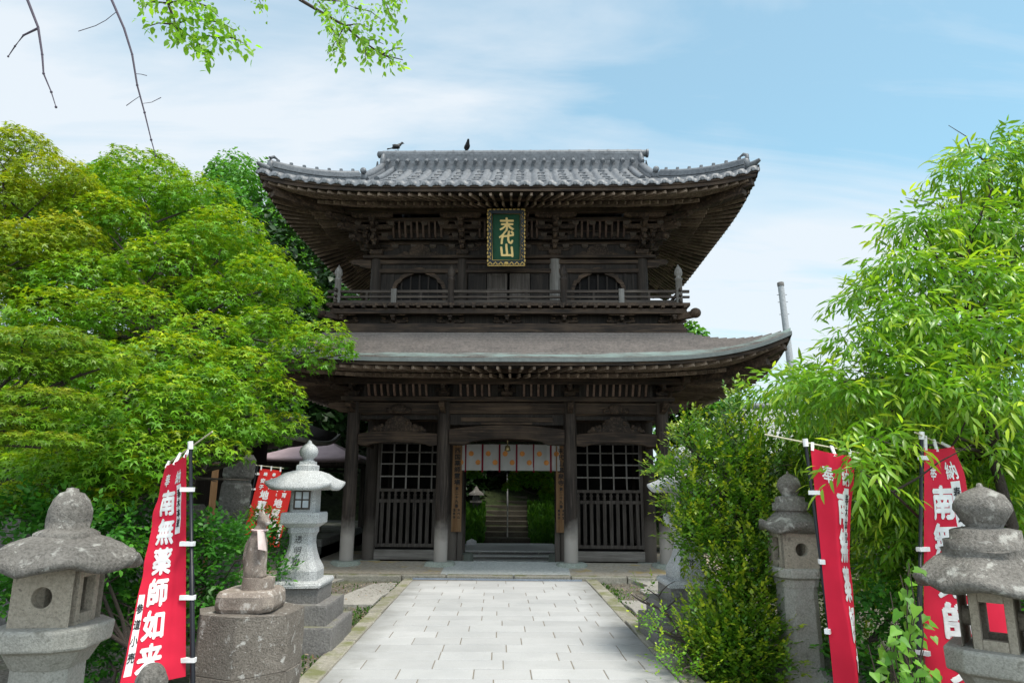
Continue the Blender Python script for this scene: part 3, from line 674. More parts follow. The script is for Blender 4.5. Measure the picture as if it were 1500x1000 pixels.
for sx in (-1, 1):                                         # gable walls and barge boards
    zt = Z0+RISE; rows = [(-1.95, zroof(EYo-1.95, 0)-.1)]; g = [(y, zroof(EYo-abs(y), 0)-.12) for y in [-2.05+k*.205 for k in range(21)]]
    poly = [(y, z) for y, z in g]; MB().add([(sx*3.2, y, z) for y, z in poly]+[(sx*3.14, y, z) for y, z in poly], [tuple(range(21)), tuple(range(41, 20, -1))]).build('gable_wall', 'board', gate)
    for t in (-1, 1):
        ys = [k*.21 for k in range(11)]
        MB().loft([[(sx*3.5, t*y, zroof(EYo-y, 0)-.3), (sx*3.58, t*y, zroof(EYo-y, 0)-.3), (sx*3.58, t*y, zroof(EYo-y, 0)-.02), (sx*3.5, t*y, zroof(EYo-y, 0)-.02)] for y in ys], True, False).build('barge_board', 'cross', gate)
        # descending ridge along the gable edge
        R1 = [Vector((sx*(3.5-.05), t*y, zroof(EYo-y, 0)+.13)) for y in [.1+k*.2 for k in range(10)]]
        for dx, rr, dz in ((0, .1, .02), (sx*.0, .13, -.09)): MB().tube([p+Vector((dx, 0, dz)) for p in R1], rr, 9).build('descending_ridge', 'tile', gate)
        MB().tube([p+Vector((-sx*.3, 0, -.06)) for p in R1], .075, 8).build('descending_ridge', 'tile', gate)
        e = R1[-1]; MB().ball((e.x, e.y+t*.05, e.z), .1, .06, .12, 10).lathe([(.07, -.02), (.075, .05), (.03, .07)], 10, (0, 0, 0), Matrix.Translation(e+Vector((0, t*.1, .1))) @ Matrix.Rotation(rad(90)*-t, 4, 'X')).build('ridge_end_tile', 'tile', gate)
        # hip ridge with stacked courses and small pegs
        H = []
        for k in range(15):
            d = lerp(D1-.02, .2, k/14); H.append(Vector((sx*(EXo-d), t*(EYo-d), zroof(d, 1)+.1)))
        hr = MB()
        for r_, dz, w in ((.1, .0, 1), (.075, .13, 1)): hr.tube([p+Vector((0, 0, dz)) for p in H], r_, 9)
        hr.loft([[tuple(p+Vector((sx*t*-.09*0+.085*sx, -.085*t, .02))), tuple(p+Vector((-.085*sx, .085*t, .02))), tuple(p+Vector((-.085*sx, .085*t, .11))), tuple(p+Vector((.085*sx, -.085*t, .11)))] for p in H], True, False)
        for p in H[1:-1:2]: hr.box(p.x-.03, p.x+.03, p.y-.03, p.y+.03, p.z+.16, p.z+.25)
        hr = hr.build('hip_ridge', 'tile', gate)
        e = H[-1]; dd = Vector((sx, t, 0)).normalized(); ot = MB().ball((e.x, e.y, e.z+.07), .085, .085, .14, 10)
        ot.tube([e+dd*.02+Vector((0, 0, .18)), e+dd*.03+Vector((0, 0, .25)), e-dd*.05+Vector((0, 0, .3)), e-dd*.14+Vector((0, 0, .27))], [.05, .04, .035, .015], 7)
        ot.tube([e+dd*.05+Vector((0, 0, .0)), e+dd*.2+Vector((0, 0, .02)), e+dd*.3+Vector((0, 0, .06))], [.07, .06, .035], 8)
        ot.build('corner_end_tile', 'tile', hr)
# main ridge
zt = Z0+RISE; rg = MB().box(-GX_-.02, GX_+.02, -.17, .17, zt-.1, zt+.14).box(-GX_-.06, GX_+.06, -.13, .13, zt+.14, zt+.2).box(-GX_, GX_, -.11, .11, zt+.2, zt+.44)
for k in range(7): rg.box(-GX_-.01, GX_+.01, -.115, .115, zt+.205+k*.033, zt+.205+k*.033+.012)
for k in range(27):
    x = -GX_+.12+k*.259
    for t in (-1, 1): rg.tube([(x, t*.1, zt+.24), (x, t*.2, zt+.2), (x, t*.33, zt+.08)], [.042, .048, .048], 8)
rg.tube([(-GX_-.08, 0, zt+.47), (GX_+.08, 0, zt+.47)], .1, 10)
for k in range(14): x = -GX_+.25+k*.52; rg.tube([(x, 0, zt+.47), (x+.05, 0, zt+.47)], .112, 10)
rg = rg.build('main_ridge', 'tile', gate)
for sx in (-1, 1):
    e = MB().ball((sx*(GX_+.04), 0, zt+.2), .1, .22, .3, 12); e.lathe([(.085, -.05), (.09, .1), (.04, .13)], 12, (0, 0, 0), Matrix.Translation((sx*(GX_+.1), 0, zt+.47)) @ Matrix.Rotation(rad(90)*sx, 4, 'Y'))
    for t in (-1, 1): e.tube([(sx*(GX_+.05), t*.15, zt+.05), (sx*(GX_+.16), t*.25, zt+.0), (sx*(GX_+.14), t*.3, zt+.12)], [.06, .05, .02], 7)
    e.build('ridge_end_tile', 'tile', rg)
for s in (-1, 1):                                          # roof underlay closing the volume
    pass
for o_ in [x for x in bpy.data.objects if x.type == 'MESH' and (x.parent == gate or (x.parent and x.parent.parent == gate) or (x.parent and x.parent.parent and x.parent.parent.parent == gate))]:
    if o_.name.startswith(('bearing_block', 'balcony', 'railing', 'skirt')): continue     # the gate is deeper behind its ridge than in front
    for q in o_.data.vertices:
        if q.co.z > 3.45 and q.co.y > 0: q.co.y *= 1.3
# middle row: lattice screens, door frame, side chambers --------------------------------
Zf = -.18
def lattice(x0, x1, y):
    fr = MB(); fr.box(x0, x1, y-.05, y+.05, Zf+.02, .13+Zf+.12); fr = fr.build('sill_beam', 'palex', gate, .012)
    s = MB()
    for x in (x0, x1-.07): s.box(x, x+.07, y-.045, y+.045, .12, 2.62)
    for z, h in ((.13, .08), (1.16, .08), (1.42, .07), (2.56, .06)): s.box(x0+.07, x1-.07, y-.04, y+.04, z, z+h)
    s = s.build('lattice_screen', 'lat', gate, .006)
    lt = MB(); n = 5; a, b = x0+.07, x1-.07
    for k in range(n+1):
        x = a+(b-a)*k/n; lt.box(max(a, x-.017), min(b, x+.017), y-.015, y+.015, 1.49, 2.56)
    for z in (1.78, 2.08, 2.36): lt.box(a, b, y-.02, y+.012, z-.016, z+.016)
    lt.build('grid_bar', 'pale', s)
    m = 10
    for k in range(m):
        x = a+(b-a)*(k+.5)/m
        MB().lathe([(.028, 1.24), (.045, 1.27), (.03, 1.3), (.048, 1.34), (.024, 1.39), (.045, 1.42)], 10, (x, y, 0)).build('baluster', 'lat', s)
        MB().box(x-.042, x+.042, y-.03, y+.03, .21, 1.16).build('picket', 'lat', s, .006)
for a, b in ((0, 1), (2, 3)):
    lattice(PX[a]+.15, PX[b]-.13, -.02)
    x0, x1 = PX[a], PX[b]
    MB().box(x0+.13, x1-.13, -.06, .06, 2.63, 3.1).build('panel', 'board', gate)
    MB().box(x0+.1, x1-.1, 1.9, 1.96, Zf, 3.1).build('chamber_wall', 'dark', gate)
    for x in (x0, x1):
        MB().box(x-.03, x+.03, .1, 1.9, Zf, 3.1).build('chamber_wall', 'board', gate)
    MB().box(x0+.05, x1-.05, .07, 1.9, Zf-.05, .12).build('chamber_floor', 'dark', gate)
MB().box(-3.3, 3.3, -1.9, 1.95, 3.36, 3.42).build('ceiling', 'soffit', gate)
for sx in (-1, 1):
    MB().box(sx*1.16-.06, sx*1.16+.06, -.09, .09, Zf, 2.62).build('door_jamb', 'darkwood', gate, .01)
MB().box(-1.25, 1.25, -.1, .1, 2.62, 2.8).build('door_lintel', 'beam', gate, .012)
MB().box(-1.25, 1.25, -.03, .03, 2.8, 3.1).build('panel', 'board', gate)
MB().box(-1.25, 1.25, 1.92, 2.0, 2.75, 3.1).build('rear_lintel', 'beam', gate, .012)
# side bay rails between front and middle rows
for x in (-3.36, 3.36): MB().box(x-.05, x+.05, -1.87, -.13, 2.45, 2.65).build('side_rail', 'cross', gate, .01)
# ------------------------------------------------------------------ ground, path, platform, stairs, hill
def groundmat():
    M, t, b, o = newmat('soil_and_litter'); v = coords(t); a = nse(t, v, .8, 6, .6); f = nse(t, v, 28, 5, .7); g = nse(t, v, 3, 5, .6)
    col = ramp(t, f, [(.3, (.05, .042, .034)), (.5, (.13, .115, .095)), (.7, (.26, .24, .21))])
    col = mix(t, ramp(t, a, [(.45, (0,)*3), (.62, (.75,)*3)]), col, (.05, .075, .022)); col = mix(t, ramp(t, g, [(.5, (0,)*3), (.75, (.5,)*3)]), col, (.22, .2, .17))
    t.links.new(col, b.inputs['Base Color']); b.inputs['Roughness'].default_value = .95; bump(t, b, f, .7, .03); return M
M_['soil'] = groundmat()
def forestfloor():
    M, t, b, o = newmat('forest_floor'); v = coords(t); f = nse(t, v, 5, 6, .7)
    t.links.new(ramp(t, f, [(.3, (.012, .016, .007)), (.6, (.035, .05, .016)), (.8, (.06, .05, .03))]), b.inputs['Base Color']); b.inputs['Roughness'].default_value = 1; bump(t, b, f, .6, .08); return M
M_['forest_floor'] = forestfloor()
def smooth(a, b, x): t = min(1, max(0, (x-a)/(b-a))); return t*t*(3-2*t)
def gh(x, y):
    z = -.06+.02*noise.noise(Vector((x*.7, y*.7, 0)))
    if abs(x-.3) < 2.6: z -= .5*(smooth(14.6, 15.6, y)-smooth(19.9, 20.5, y))*(1-smooth(1.9, 2.5, abs(x-.3)))
    return z
def hillh(x, y):
    y0 = 22.9 if x > -2.5 else 22.9+3.5*smooth(-2.5, -6, x)
    w = 1-smooth(3.0, 11.0, x); w2 = 1-smooth(45, 80, abs(x))
    h = max(0, y-y0)*.56; h = 30*(1-math.exp(-h/30)) if h > 0 else 0
    return h*w*w2*(1-.12*noise.noise(Vector((x*.05, y*.05, 2))))-.07
xs = sorted(set([-120, -80, -50, -30, -20, -14]+[-10+.5*k for k in range(41)]+[14, 20, 30, 50, 80, 120])); ys = sorted(set([-30, -15, -8, -4]+[-2+.4*k for k in range(72)]+[30, 40, 60, 90, 130, 200]))
tag(MB().grid([[(x, y, gh(x, y)) for x in xs] for y in ys]).build('ground', 'soil'), kind='structure')
xs = [-90+3*k for k in range(25)]+[-15+.6*k for k in range(50)]; ys = [22.4+.5*k for k in range(26)]+[36+3*k for k in range(30)]
tag(MB().grid([[(x, y, hillh(x, y)+(.25*noise.noise(Vector((x*.6, y*.6, 5))) if y > 24 else 0)) for x in xs] for y in ys]).build('hill', 'forest_floor'), kind='structure')
# paved path
def pavemat():
    M, t, b, o = newmat('pale_granite_slab'); v = coords(t); f = nse(t, v, 90, 3, .6); a = nse(t, v, 1.1, 5, .6); c = nse(t, v, 6, 5, .65)
    col = ramp(t, a, [(.3, (.34, .345, .345)), (.7, (.44, .44, .435))]); col = mix(t, .25, col, ramp(t, f, [(.35, (.26, .26, .26)), (.6, (.5, .5, .49))]))
    col = mix(t, ramp(t, c, [(.55, (0,)*3), (.8, (.5,)*3)]), col, (.33, .33, .31))
    # grime creeping in from both edges of the path
    tc_ = N(t, 'ShaderNodeTexCoord'); s = N(t, 'ShaderNodeSeparateXYZ'); t.links.new(tc_.outputs['Object'], s.inputs[0]); ab = N(t, 'ShaderNodeMath', operation='ABSOLUTE'); t.links.new(s.outputs[0], ab.inputs[0])
    ad = N(t, 'ShaderNodeMath', operation='MULTIPLY_ADD'); t.links.new(nse(t, v, 2.2, 5, .65), ad.inputs[0]); ad.inputs[1].default_value = 1.1; t.links.new(ab.outputs[0], ad.inputs[2])
    col = mix(t, ramp(t, ad.outputs[0], [(.0, (0,)*3), (1, (1,)*3)]), col, col)
    mr = N(t, 'ShaderNodeMapRange', clamp=True); mr.inputs[1].default_value = 1.8; mr.inputs[2].default_value = 2.35; mr.inputs[4].default_value = .75; t.links.new(ad.outputs[0], mr.inputs[0])
    col = mix(t, mr.outputs[0], col, (.15, .15, .135))
    iv, _ = island(t, .91, 1.07); col = vscale(t, col, iv); t.links.new(col, b.inputs['Base Color']); b.inputs['Roughness'].default_value = .65; bump(t, b, f, .15, .004); return M
M_['pave'] = pavemat(); M_['joint'] = plain('sandy_joint', (.2, .175, .14), .95, 0, 0, 40)
M_['kerb'] = stone('mossy_kerb_stone', (.2, .19, .155), (.32, .3, .25), (.4, .4, .35), .66, rough=.95, moss=(.13, .14, .05), scale=2)
M_['flag'] = stone('worn_flagstone', (.22, .21, .185), (.34, .325, .295), (.16, .155, .135), .63, rough=.9, scale=1.5, vary=.15)
M_['tan'] = stone('tan_platform_stone', (.3, .26, .2), (.42, .37, .3), (.42, .3, .1), .6, rough=.95, scale=.9, lsc=2.2)
M_['conc'] = stone('pale_worn_concrete', (.4, .42, .4), (.52, .53, .5), (.3, .31, .28), .62, rough=.9, scale=1.2)
M_['oldstep'] = stone('old_dark_step_stone', (.1, .095, .085), (.2, .19, .17), (.35, .34, .3), .62, rough=.9, moss=(.06, .085, .03))
M_['whitestep'] = stone('pale_step_tread', (.66, .65, .62), (.78, .77, .74), None, rough=.8)
M_['mossystep'] = stone('mossy_dark_step', (.04, .036, .027), (.085, .075, .056), None, rough=.95, moss=(.035, .05, .015))
E0, E1 = -1.62, 1.69
jt = MB().box(E0, E1, -2, 13.78, -.1, -.006).build('path', 'joint'); tag(jt, kind='structure')
mb = MB(); y = -2.0; k = 0
while y < 13.5:
    h = .355; x = E0+(0 if k % 2 else -.36)-random.uniform(0, .06); 
    while x < E1-.02:
        w = random.choice([.7, .72, .7, .74, .7, .55, 1.05 if random.random() < .25 else .7]); a, b = max(E0, x), min(E1, x+w)
        if E1-b < .18: b = E1
        if b-a > .12:
            z = random.uniform(-.003, .003); mb.box(a+.005, b-.005, y+.005, min(y+h, 13.76)-.005, -.05, z)
        x = max(x+w, b)
    y += h; k += 1
tag(mb.build('path_slabs', 'pave', None, .006, 2), kind='structure')
for sx, xa, xb in ((-1, E0-.2, E0-.004), (1, E1+.004, E1+.22)):
    mb = MB(); y = -2.0
    while y < 13.9:
        L = random.uniform(.6, 1.3); w = random.uniform(-.015, .015); mb.box(xa+w, xb, y+.006, min(13.95, y+L)-.006, -.1, .015+random.uniform(-.012, .01)); y += L
    tag(mb.build('path_border', 'kerb', None, .02, 2, 0, .012, 5), kind='structure')
# irregular flagstones at both sides
def flags(name, x0, x1, y0, y1, nx, ny, seed, keep=.85):
    rr = random.Random(seed); gx = [[(lerp(x0, x1, (i+(rr.uniform(-.28, .28) if 0 < i < nx else 0))/nx), lerp(y0, y1, (j+(rr.uniform(-.3, .3) if 0 < j < ny else 0))/ny)) for i in range(nx+1)] for j in range(ny+1)]
    mb = MB()
    for j in range(ny):
        for i in range(nx):
            if rr.random() > keep: continue
            q = [gx[j][i], gx[j][i+1], gx[j+1][i+1], gx[j+1][i]]; c = (sum(p[0] for p in q)/4, sum(p[1] for p in q)/4)
            poly = []
            for a, b in zip(q, q[1:]+q[:1]):
                poly.append((lerp(a[0], c[0], .05), lerp(a[1], c[1], .05))); mx_ = (lerp(a[0], b[0], .5)+rr.uniform(-.05, .05), lerp(a[1], b[1], .5)+rr.uniform(-.05, .05)); poly.append((lerp(mx_[0], c[0], .05), lerp(mx_[1], c[1], .05)))
            mb.prism(poly, -.12, .0+rr.uniform(-.02, .012), 'z')
    tag(mb.build(name, 'flag', None, .012, 2, 0, .012, 3), kind='structure')
flags('flagstones', -3.55, -1.86, 10.9, 14.1, 3, 4, 3, .85); flags('flagstones', 1.94, 3.9, 9.2, 14.0, 3, 6, 5, .9)
# gate platform
def gbox(mb, x0, x1, y0, y1, z0, z1): return mb.box(x0, x1, y0, y1, z0, z1, GM)
def slope(x0, x1, y0, y1, z0, z1, zb, nm, mt):
    v = [(x0, y0, z0), (x1, y0, z0), (x1, y1, z1), (x0, y1, z1)]; v += [(a, b, zb) for a, b, c in v]
    tag(MB().add([GM @ Vector(q) for q in v], [(0, 1, 2, 3), (7, 6, 5, 4), (0, 4, 5, 1), (1, 5, 6, 2), (2, 6, 7, 3), (3, 7, 4, 0)]).build(nm, mt), kind='structure')
slope(-6.6, 6.4, -2.86, -1.7, -.135, -.02, -.6, 'gate_platform', 'tan')
for a, b in ((-6.6, -1.22), (1.22, 6.4)): tag(gbox(MB(), a, b, -1.699, 2.5, -.6, -.2).build('gate_platform', 'tan'), kind='structure')
slope(-1.25, 1.3, -2.862, -1.698, -.127, -.012, -.59, 'gate_floor', 'conc')
tag(gbox(MB(), -1.215, 1.215, -1.69, 2.9, -.7, -.5).build('gate_floor', 'conc'), kind='structure')
mb = MB(); x = -6.6
while x < 6.4:
    L = random.uniform(.5, 1.6); d = random.uniform(0, .03); gbox(mb, x+.008, min(6.4, x+L)-.008, -3.06-d, -2.865, -.4, -.14+random.uniform(-.015, .015)); x += L
tag(mb.build('platform_kerb', 'kerb', None, .025, 2, 0, .015, 4), kind='structure')
mb = MB(); gbox(mb, -1.75, 1.5, -3.2, -3.11, -.25, -.185)
for k in range(64): gbox(mb, -1.74+k*.051, -1.71+k*.051, -3.19, -3.12, -.19, -.178)
tag(mb.build('drain_strip', plain('blue_grey_drain', (.22, .26, .32), .5)), kind='structure')
# steps and landing behind the gate
for k in range(3):
    z = -.19+.102*k; y = 19.2+.3*k
    tag(MB().box(-.95-.0*k, 1.62+.1, y, y+.33 if k < 2 else 22.3, -.6, z-.045).build('rear_steps', 'oldstep'), kind='structure')
    tag(MB().box(-.95, 1.72, y-.02, y+.31 if k < 2 else 22.3, z-.042, z).build('rear_steps', 'whitestep', None, .01), kind='structure')
tag(MB().box(-2.6, -.96, 19.1, 22.3, -.6, .0).build('landing', 'conc', None, .02), kind='structure'); tag(MB().box(1.73, 3.4, 19.1, 22.3, -.6, .0).build('landing', 'conc', None, .02), kind='structure')
SX0, SX1 = -.5, 1.05
mb = MB()
for k in range(30):
    y = 22.9+.34*k; z = -.02+.16*(k+1); mb.box(SX0-.03*math.sin(k*1.7), SX1+.03*math.sin(k*2.3), y, y+.5, z-.5, z)
tag(mb.build('stone_stairway', 'mossystep', None, .02, 1, 0, .02, 2), kind='structure')
# terrace at the left of the gate
for k in range(3): tag(MB().box(-11, -4.35+.0*k, 16.9+.32*k, 27, -.3, .12+.17*k).build('terrace', 'oldstep', None, .02), kind='structure')
# ------------------------------------------------------------------ stone lanterns
LICH = (.5, .5, .47)
M_['oldstone'] = stone('lichened_old_stone', (.062, .055, .047), (.225, .21, .188), (.4, .39, .355), .59, rough=.95, scale=3.2, lsc=9, bmp=1.0)
M_['tanstone'] = stone('tan_old_stone', (.25, .215, .165), (.37, .325, .26), (.13, .11, .09), .64, rough=.92, scale=4)
M_['greystone'] = stone('grey_green_old_stone', (.24, .23, .2), (.37, .36, .32), (.15, .145, .12), .63, rough=.92, scale=4)
M_['granite'] = stone('white_granite', (.46, .47, .47), (.6, .61, .61), None, speck=.42, rough=.7, scale=6, bmp=.25)
M_['darkbase'] = stone('stained_base_stone', (.11, .105, .1), (.24, .23, .22), (.36, .35, .33), .66, rough=.85, scale=2.5, moss=(.16, .16, .09))
M_['statue'] = stone('mottled_statue_stone', (.13, .1, .082), (.34, .29, .245), (.52, .49, .45), .58, rough=.9, scale=7, lsc=14)
M_['drum'] = stone('pitted_pedestal_stone', (.085, .072, .06), (.25, .222, .19), (.5, .49, .46), .61, rough=.95, scale=4.5, lsc=13, bmp=1.0)
def holeplate(mb, w, h, t, r, M):                        # plate with a round hole, in the local xz plane
    n = 24; F = []
    def sq(a):
        c, s = math.cos(a), math.sin(a); k = 1/max(abs(c)/(w/2), abs(s)/(h/2)); return (c*k, s*k)
    ang = sorted(a % (2*math.pi) for a in [2*math.pi*i/n for i in range(n)]+[s*math.atan2(h, w)+o for s, o in ((1, 0), (-1, 0), (1, math.pi), (-1, math.pi))]); m = len(ang); v = []
    for y in (-t/2, t/2):
        v += [(r*math.cos(a), y, r*math.sin(a)) for a in ang]; v += [(sq(a)[0], y, sq(a)[1]) for a in ang]
    for i in range(m):
        j = (i+1) % m; F += [(i, j, m+j, m+i), (2*m+j, 2*m+i, 3*m+i, 3*m+j), (j, i, 2*m+i, 2*m+j)]
    mb.add(v, F, False, M)
def cap(mb, R, z0, z1, rn, n, lift, und=.06, rot=0, dome=True):
    """mushroom roof of n sides with upturned corners"""
    m = n*8; rings = []
    def ring(r, z, cor, up): 
        o = []
        for i in range(m):
            a = 2*math.pi*i/m+rot; k = abs(math.cos(n*(a-rot)/2))**3; poly = math.cos(math.pi/n)/math.cos(((a-rot+math.pi/n) % (2*math.pi/n))-math.pi/n)
            rr = r*lerp(1, lerp(.9, poly*1.0+.0, .8)+.16*k, cor); o.append((rr*math.cos(a), rr*math.sin(a), z+up*k))
        return o
    H = z1-z0
    if dome: prof = ((R*.5, z0+.03, .3, 0), (R*.86, z0+.015, .9, lift*.6), (R*.97, z0+.02, 1, lift), (R, z0+und*.8, 1, lift), (R*.97, z0+und+.02, 1, lift*.8), (R*.9, z0+und+H*.2, .9, lift*.3), (R*.8, z0+und+H*.38, .7, 0), (R*.68, z0+und+H*.53, .5, 0), (R*.55, z0+und+H*.65, .3, 0), (rn, z1, 0, 0))
    else: prof = ((R*.5, z0+.01, .3, 0), (R*.9, z0+.0, .9, lift*.7), (R*.985, z0+.015, 1, lift), (R, z0+und, 1, lift), (R*.93, z0+und+.035, 1, lift*.7), (R*.8, z0+und+H*.2, .9, lift*.25), (R*.66, z0+H*.56, .7, 0), (R*.52, z0+H*.76, .5, 0), (R*.42, z0+H*.9, .3, 0), (rn, z1, 0, 0))
    for r, z, c, u in prof: rings.append(ring(r, z, c, u))
    mb.loft(rings, True, True)
def old_lantern(label, x, y, rz, R, zt, ball, n=6, capz=(1.24, 1.48), fire=(.9, 1.22), plat=(.66, .9), g=-.06, post=.17, sq=False, fw=.36, finial='bud', lift=.05, dome=True):
    t = thing('stone_lantern', label, 'lantern', (x, y, g), rz, 'weathered stone lanterns by the path'); o = lambda z: z-g
    c0, c1 = o(capz[0]), o(capz[1]); top = o(zt)
    mb = MB(); rn = ball*1.5; H = top-c1
    if finial == 'bud': mb.lathe([(rn, c1-.02), (rn*.98, c1+.02), (rn*.8, c1+.04), (ball*.95, c1+.05), (ball*1.02, c1+H*.35), (ball*1.0, c1+H*.55), (ball*.85, c1+H*.76), (ball*.55, c1+H*.9), (ball*.3, c1+H*.93), (ball*.26, top), (.005, top+.004)], 24)
    else: mb.lathe([(rn*1.0, c1-.02), (rn*1.0, c1+H*.14), (rn*.82, c1+H*.16), (rn*.8, c1+H*.3), (ball*.6, c1+H*.34), (ball*.75, c1+H*.42), (ball, c1+H*.6), (ball*.98, c1+H*.68), (ball*.8, c1+H*.82), (ball*.4, c1+H*.91), (ball*.14, c1+H*.95), (ball*.1, top), (.004, top+.005)], 24)
    mb.build('finial', 'oldstone', t, 0, 2, 0, .012, 9)
    mb = MB(); cap(mb, R, c0, c1, rn*1.05, n, lift, dome=dome); mb.build('cap', 'oldstone', t, 0, 2, 0, .022, 7)
    f0, f1 = o(fire[0])-.005, o(fire[1])+.03; h = f1-f0; mb = MB(); zc = (f0+f1)/2; th = .06
    for k in (0, 2):
        M = Matrix.Rotation(k*math.pi/2, 4, 'Z') @ Matrix.Translation((0, -fw/2+th/2, zc)); holeplate(mb, fw, h, th, fw*.17, M)
    for s in (-1, 1):
        xa, xb = sorted((s*fw/2, s*(fw/2-th)));   # side with a rectangular opening
        yi = fw/2-th-.001; w = fw*.19
        mb.box(xa, xb, -yi, -w, f0, f1).box(xa, xb, w, yi, f0, f1).box(xa, xb, -w, w, f0, f0+h*.2).box(xa, xb, -w, w, f1-h*.2, f1)
    mb.build('fire_box', 'tanstone', t, .006, 2)
    p0, p1 = o(plat[0]), o(plat[1]); pw = R*.62; mb = MB()
    mb.squares([(post*1.05, p0), (pw*.82, p0+(p1-p0)*.42), (pw, p0+(p1-p0)*.5), (pw*1.01, p1-.01), (pw*.96, p1)], .0 if sq else .42); mb.build('platform', 'greystone', t, .012, 2, 0, .012, 6)
    MB().squares([(post*1.5, -.1), (post*1.45, .06), (post*1.15, .1), (post*1.06, .13), (post, p0+.01)], .42).build('post', 'greystone', t, .01, 2, 0, .008, 5)
    return t
old_lantern('mossy brown stone lantern beside the leaning red banner at the left edge', -2.77, 4.6, rad(2), .46, 1.72, .125, capz=(1.2, 1.42))
old_lantern('largest mushroom capped stone lantern covering a red banner at the right edge', 3.22, 4.62, rad(48), .46, 1.79, .165, 6, (1.1, 1.37), (.76, 1.1), (.5, .77), finial='onion', lift=.045)
old_lantern('slender stone lantern on a tall plain post in front of the leafy evergreen shrub', 2.93, 7.0, rad(2), .36, 1.92, .115, 4, (1.32, 1.56), (1.0, 1.32), (.82, 1.0), post=.165, fw=.36, finial='onion', lift=.07, dome=False)

def granite_lantern(label, x, y, loc_g=-.13):
    t = thing('granite_lantern', label, 'lantern', (x, y, loc_g), 0, 'pair of white granite lanterns'); o = lambda z: z-loc_g
    for h, z0, z1, nm, mt in ((.52, -.2, .25, 'base_step', 'darkbase'), (.43, .25, .46, 'base_step', 'darkbase'), (.3, .46, .63, 'base_step', 'darkbase')):
        MB().squares([(h, o(z0)), (h, o(z1)-.02), (h*.99, o(z1))]).build(nm, mt, t, .012, 2, 0, .006, 4)
    MB().squares([(.31, o(.625)), (.325, o(.66)), (.305, o(.69))]).build('rough_slab', 'granite', t, .015, 1, 0, .03, 14)
    MB().squares([(.225, o(.68)), (.23, o(.79)), (.22, o(.82)), (.18, o(.9)), (.15, o(1.0)), (.133, o(1.09)), (.133, o(1.16)), (.145, o(1.2)), (.155, o(1.21)), (.155, o(1.275))], .3, smooth=False).build('flared_post', 'granite', t, .006)
    MB().squares([(.155, o(1.27)), (.22, o(1.32)), (.22, o(1.42)), (.21, o(1.44))]).build('platform', 'granite', t, .008)
    fb = MB().squares([(.15, o(1.435)), (.147, o(1.74))], .22).build('fire_box', 'granite', t, .005)
    for k in (0, 2):
        R_ = Matrix.Rotation(k*math.pi/2, 4, 'Z'); fr = MB(); zc = o(1.585)
        for a, b, c_, d in ((-.095, .095, -.11, -.09), (-.095, .095, .09, .11), (-.095, -.078, -.09, .09), (.078, .095, -.09, .09)): fr.box(a, b, -.165, -.145, zc+c_, zc+d, R_)
        fr.box(-.008, .008, -.163, -.148, zc-.09, zc+.09, R_).box(-.078, -.008, -.162, -.149, zc-.008, zc+.008, R_).box(.008, .078, -.162, -.149, zc-.008, zc+.008, R_)
        w = fr.build('window', 'lat', fb); MB().box(-.08, .08, -.156, -.152, zc-.095, zc+.095, R_).build('paper_pane', plain('pale_paper', (.55, .6, .65), .5), w)
    # square hipped cap with upturned corners
    mb = MB(); rows = []; n = 12
    def ringc(h, z, up): 
        o_ = []
        for s in range(4):
            for i in range(n):
                u = -1+2*i/n; p = [(u*h, -h), (h, u*h), (-u*h, h), (-h, -u*h)][s]; k = abs(u)**4; o_.append((p[0]*(1+.05*k*(up > 0)), p[1]*(1+.05*k*(up > 0)), z+up*k))
        return o_
    for h, z, up in ((.14, 1.735, 0), (.25, 1.73, 0), (.345, 1.69, .055), (.36, 1.705, .06), (.36, 1.735, .06), (.335, 1.775, .03), (.275, 1.84, .0), (.21, 1.89, 0), (.13, 1.92, 0)): rows.append(ringc(h, o(z), up))
    mb.loft(rows, True, True).build('cap', 'granite', t)
    f = MB().squares([(.11, o(1.91)), (.11, o(1.985)), (.085, o(1.99)), (.085, o(2.03))]); f.build('neck_block', 'granite', t, .008)
    MB().lathe([(.07, 2.02), (.075, 2.04), (.055, 2.05), (.06, 2.06), (.1, 2.1), (.112, 2.145), (.1, 2.19), (.065, 2.225), (.03, 2.25), (.02, 2.275), (.003, 2.285)], 20, (0, 0, -loc_g)).build('finial', 'granite', t)
    lt = Letters()                                              # carved and blackened inscription
    for k, ch in enumerate('透明燈'):
        z = o(1.14-.125*k)
        def fn(u, v, q): 
            h = np.interp(v, [o(.79), o(.82), o(.9), o(1.0), o(1.09), o(1.16), o(1.2)], [.23, .22, .18, .15, .133, .133, .145]); return (u, -h-.003-.0003*q, v)
        write(lt, ch, -.015, z, .09, .088, fn, 0, .12)
    lt.build('inscription', plain('black_ink', (.02, .02, .02), .7), t)
    return t
granite_lantern('white granite lantern carved with three black characters beside the seated statue', -2.3, 8.4)
granite_lantern('white granite lantern mostly hidden inside the evergreen shrub', 2.28, 8.55)

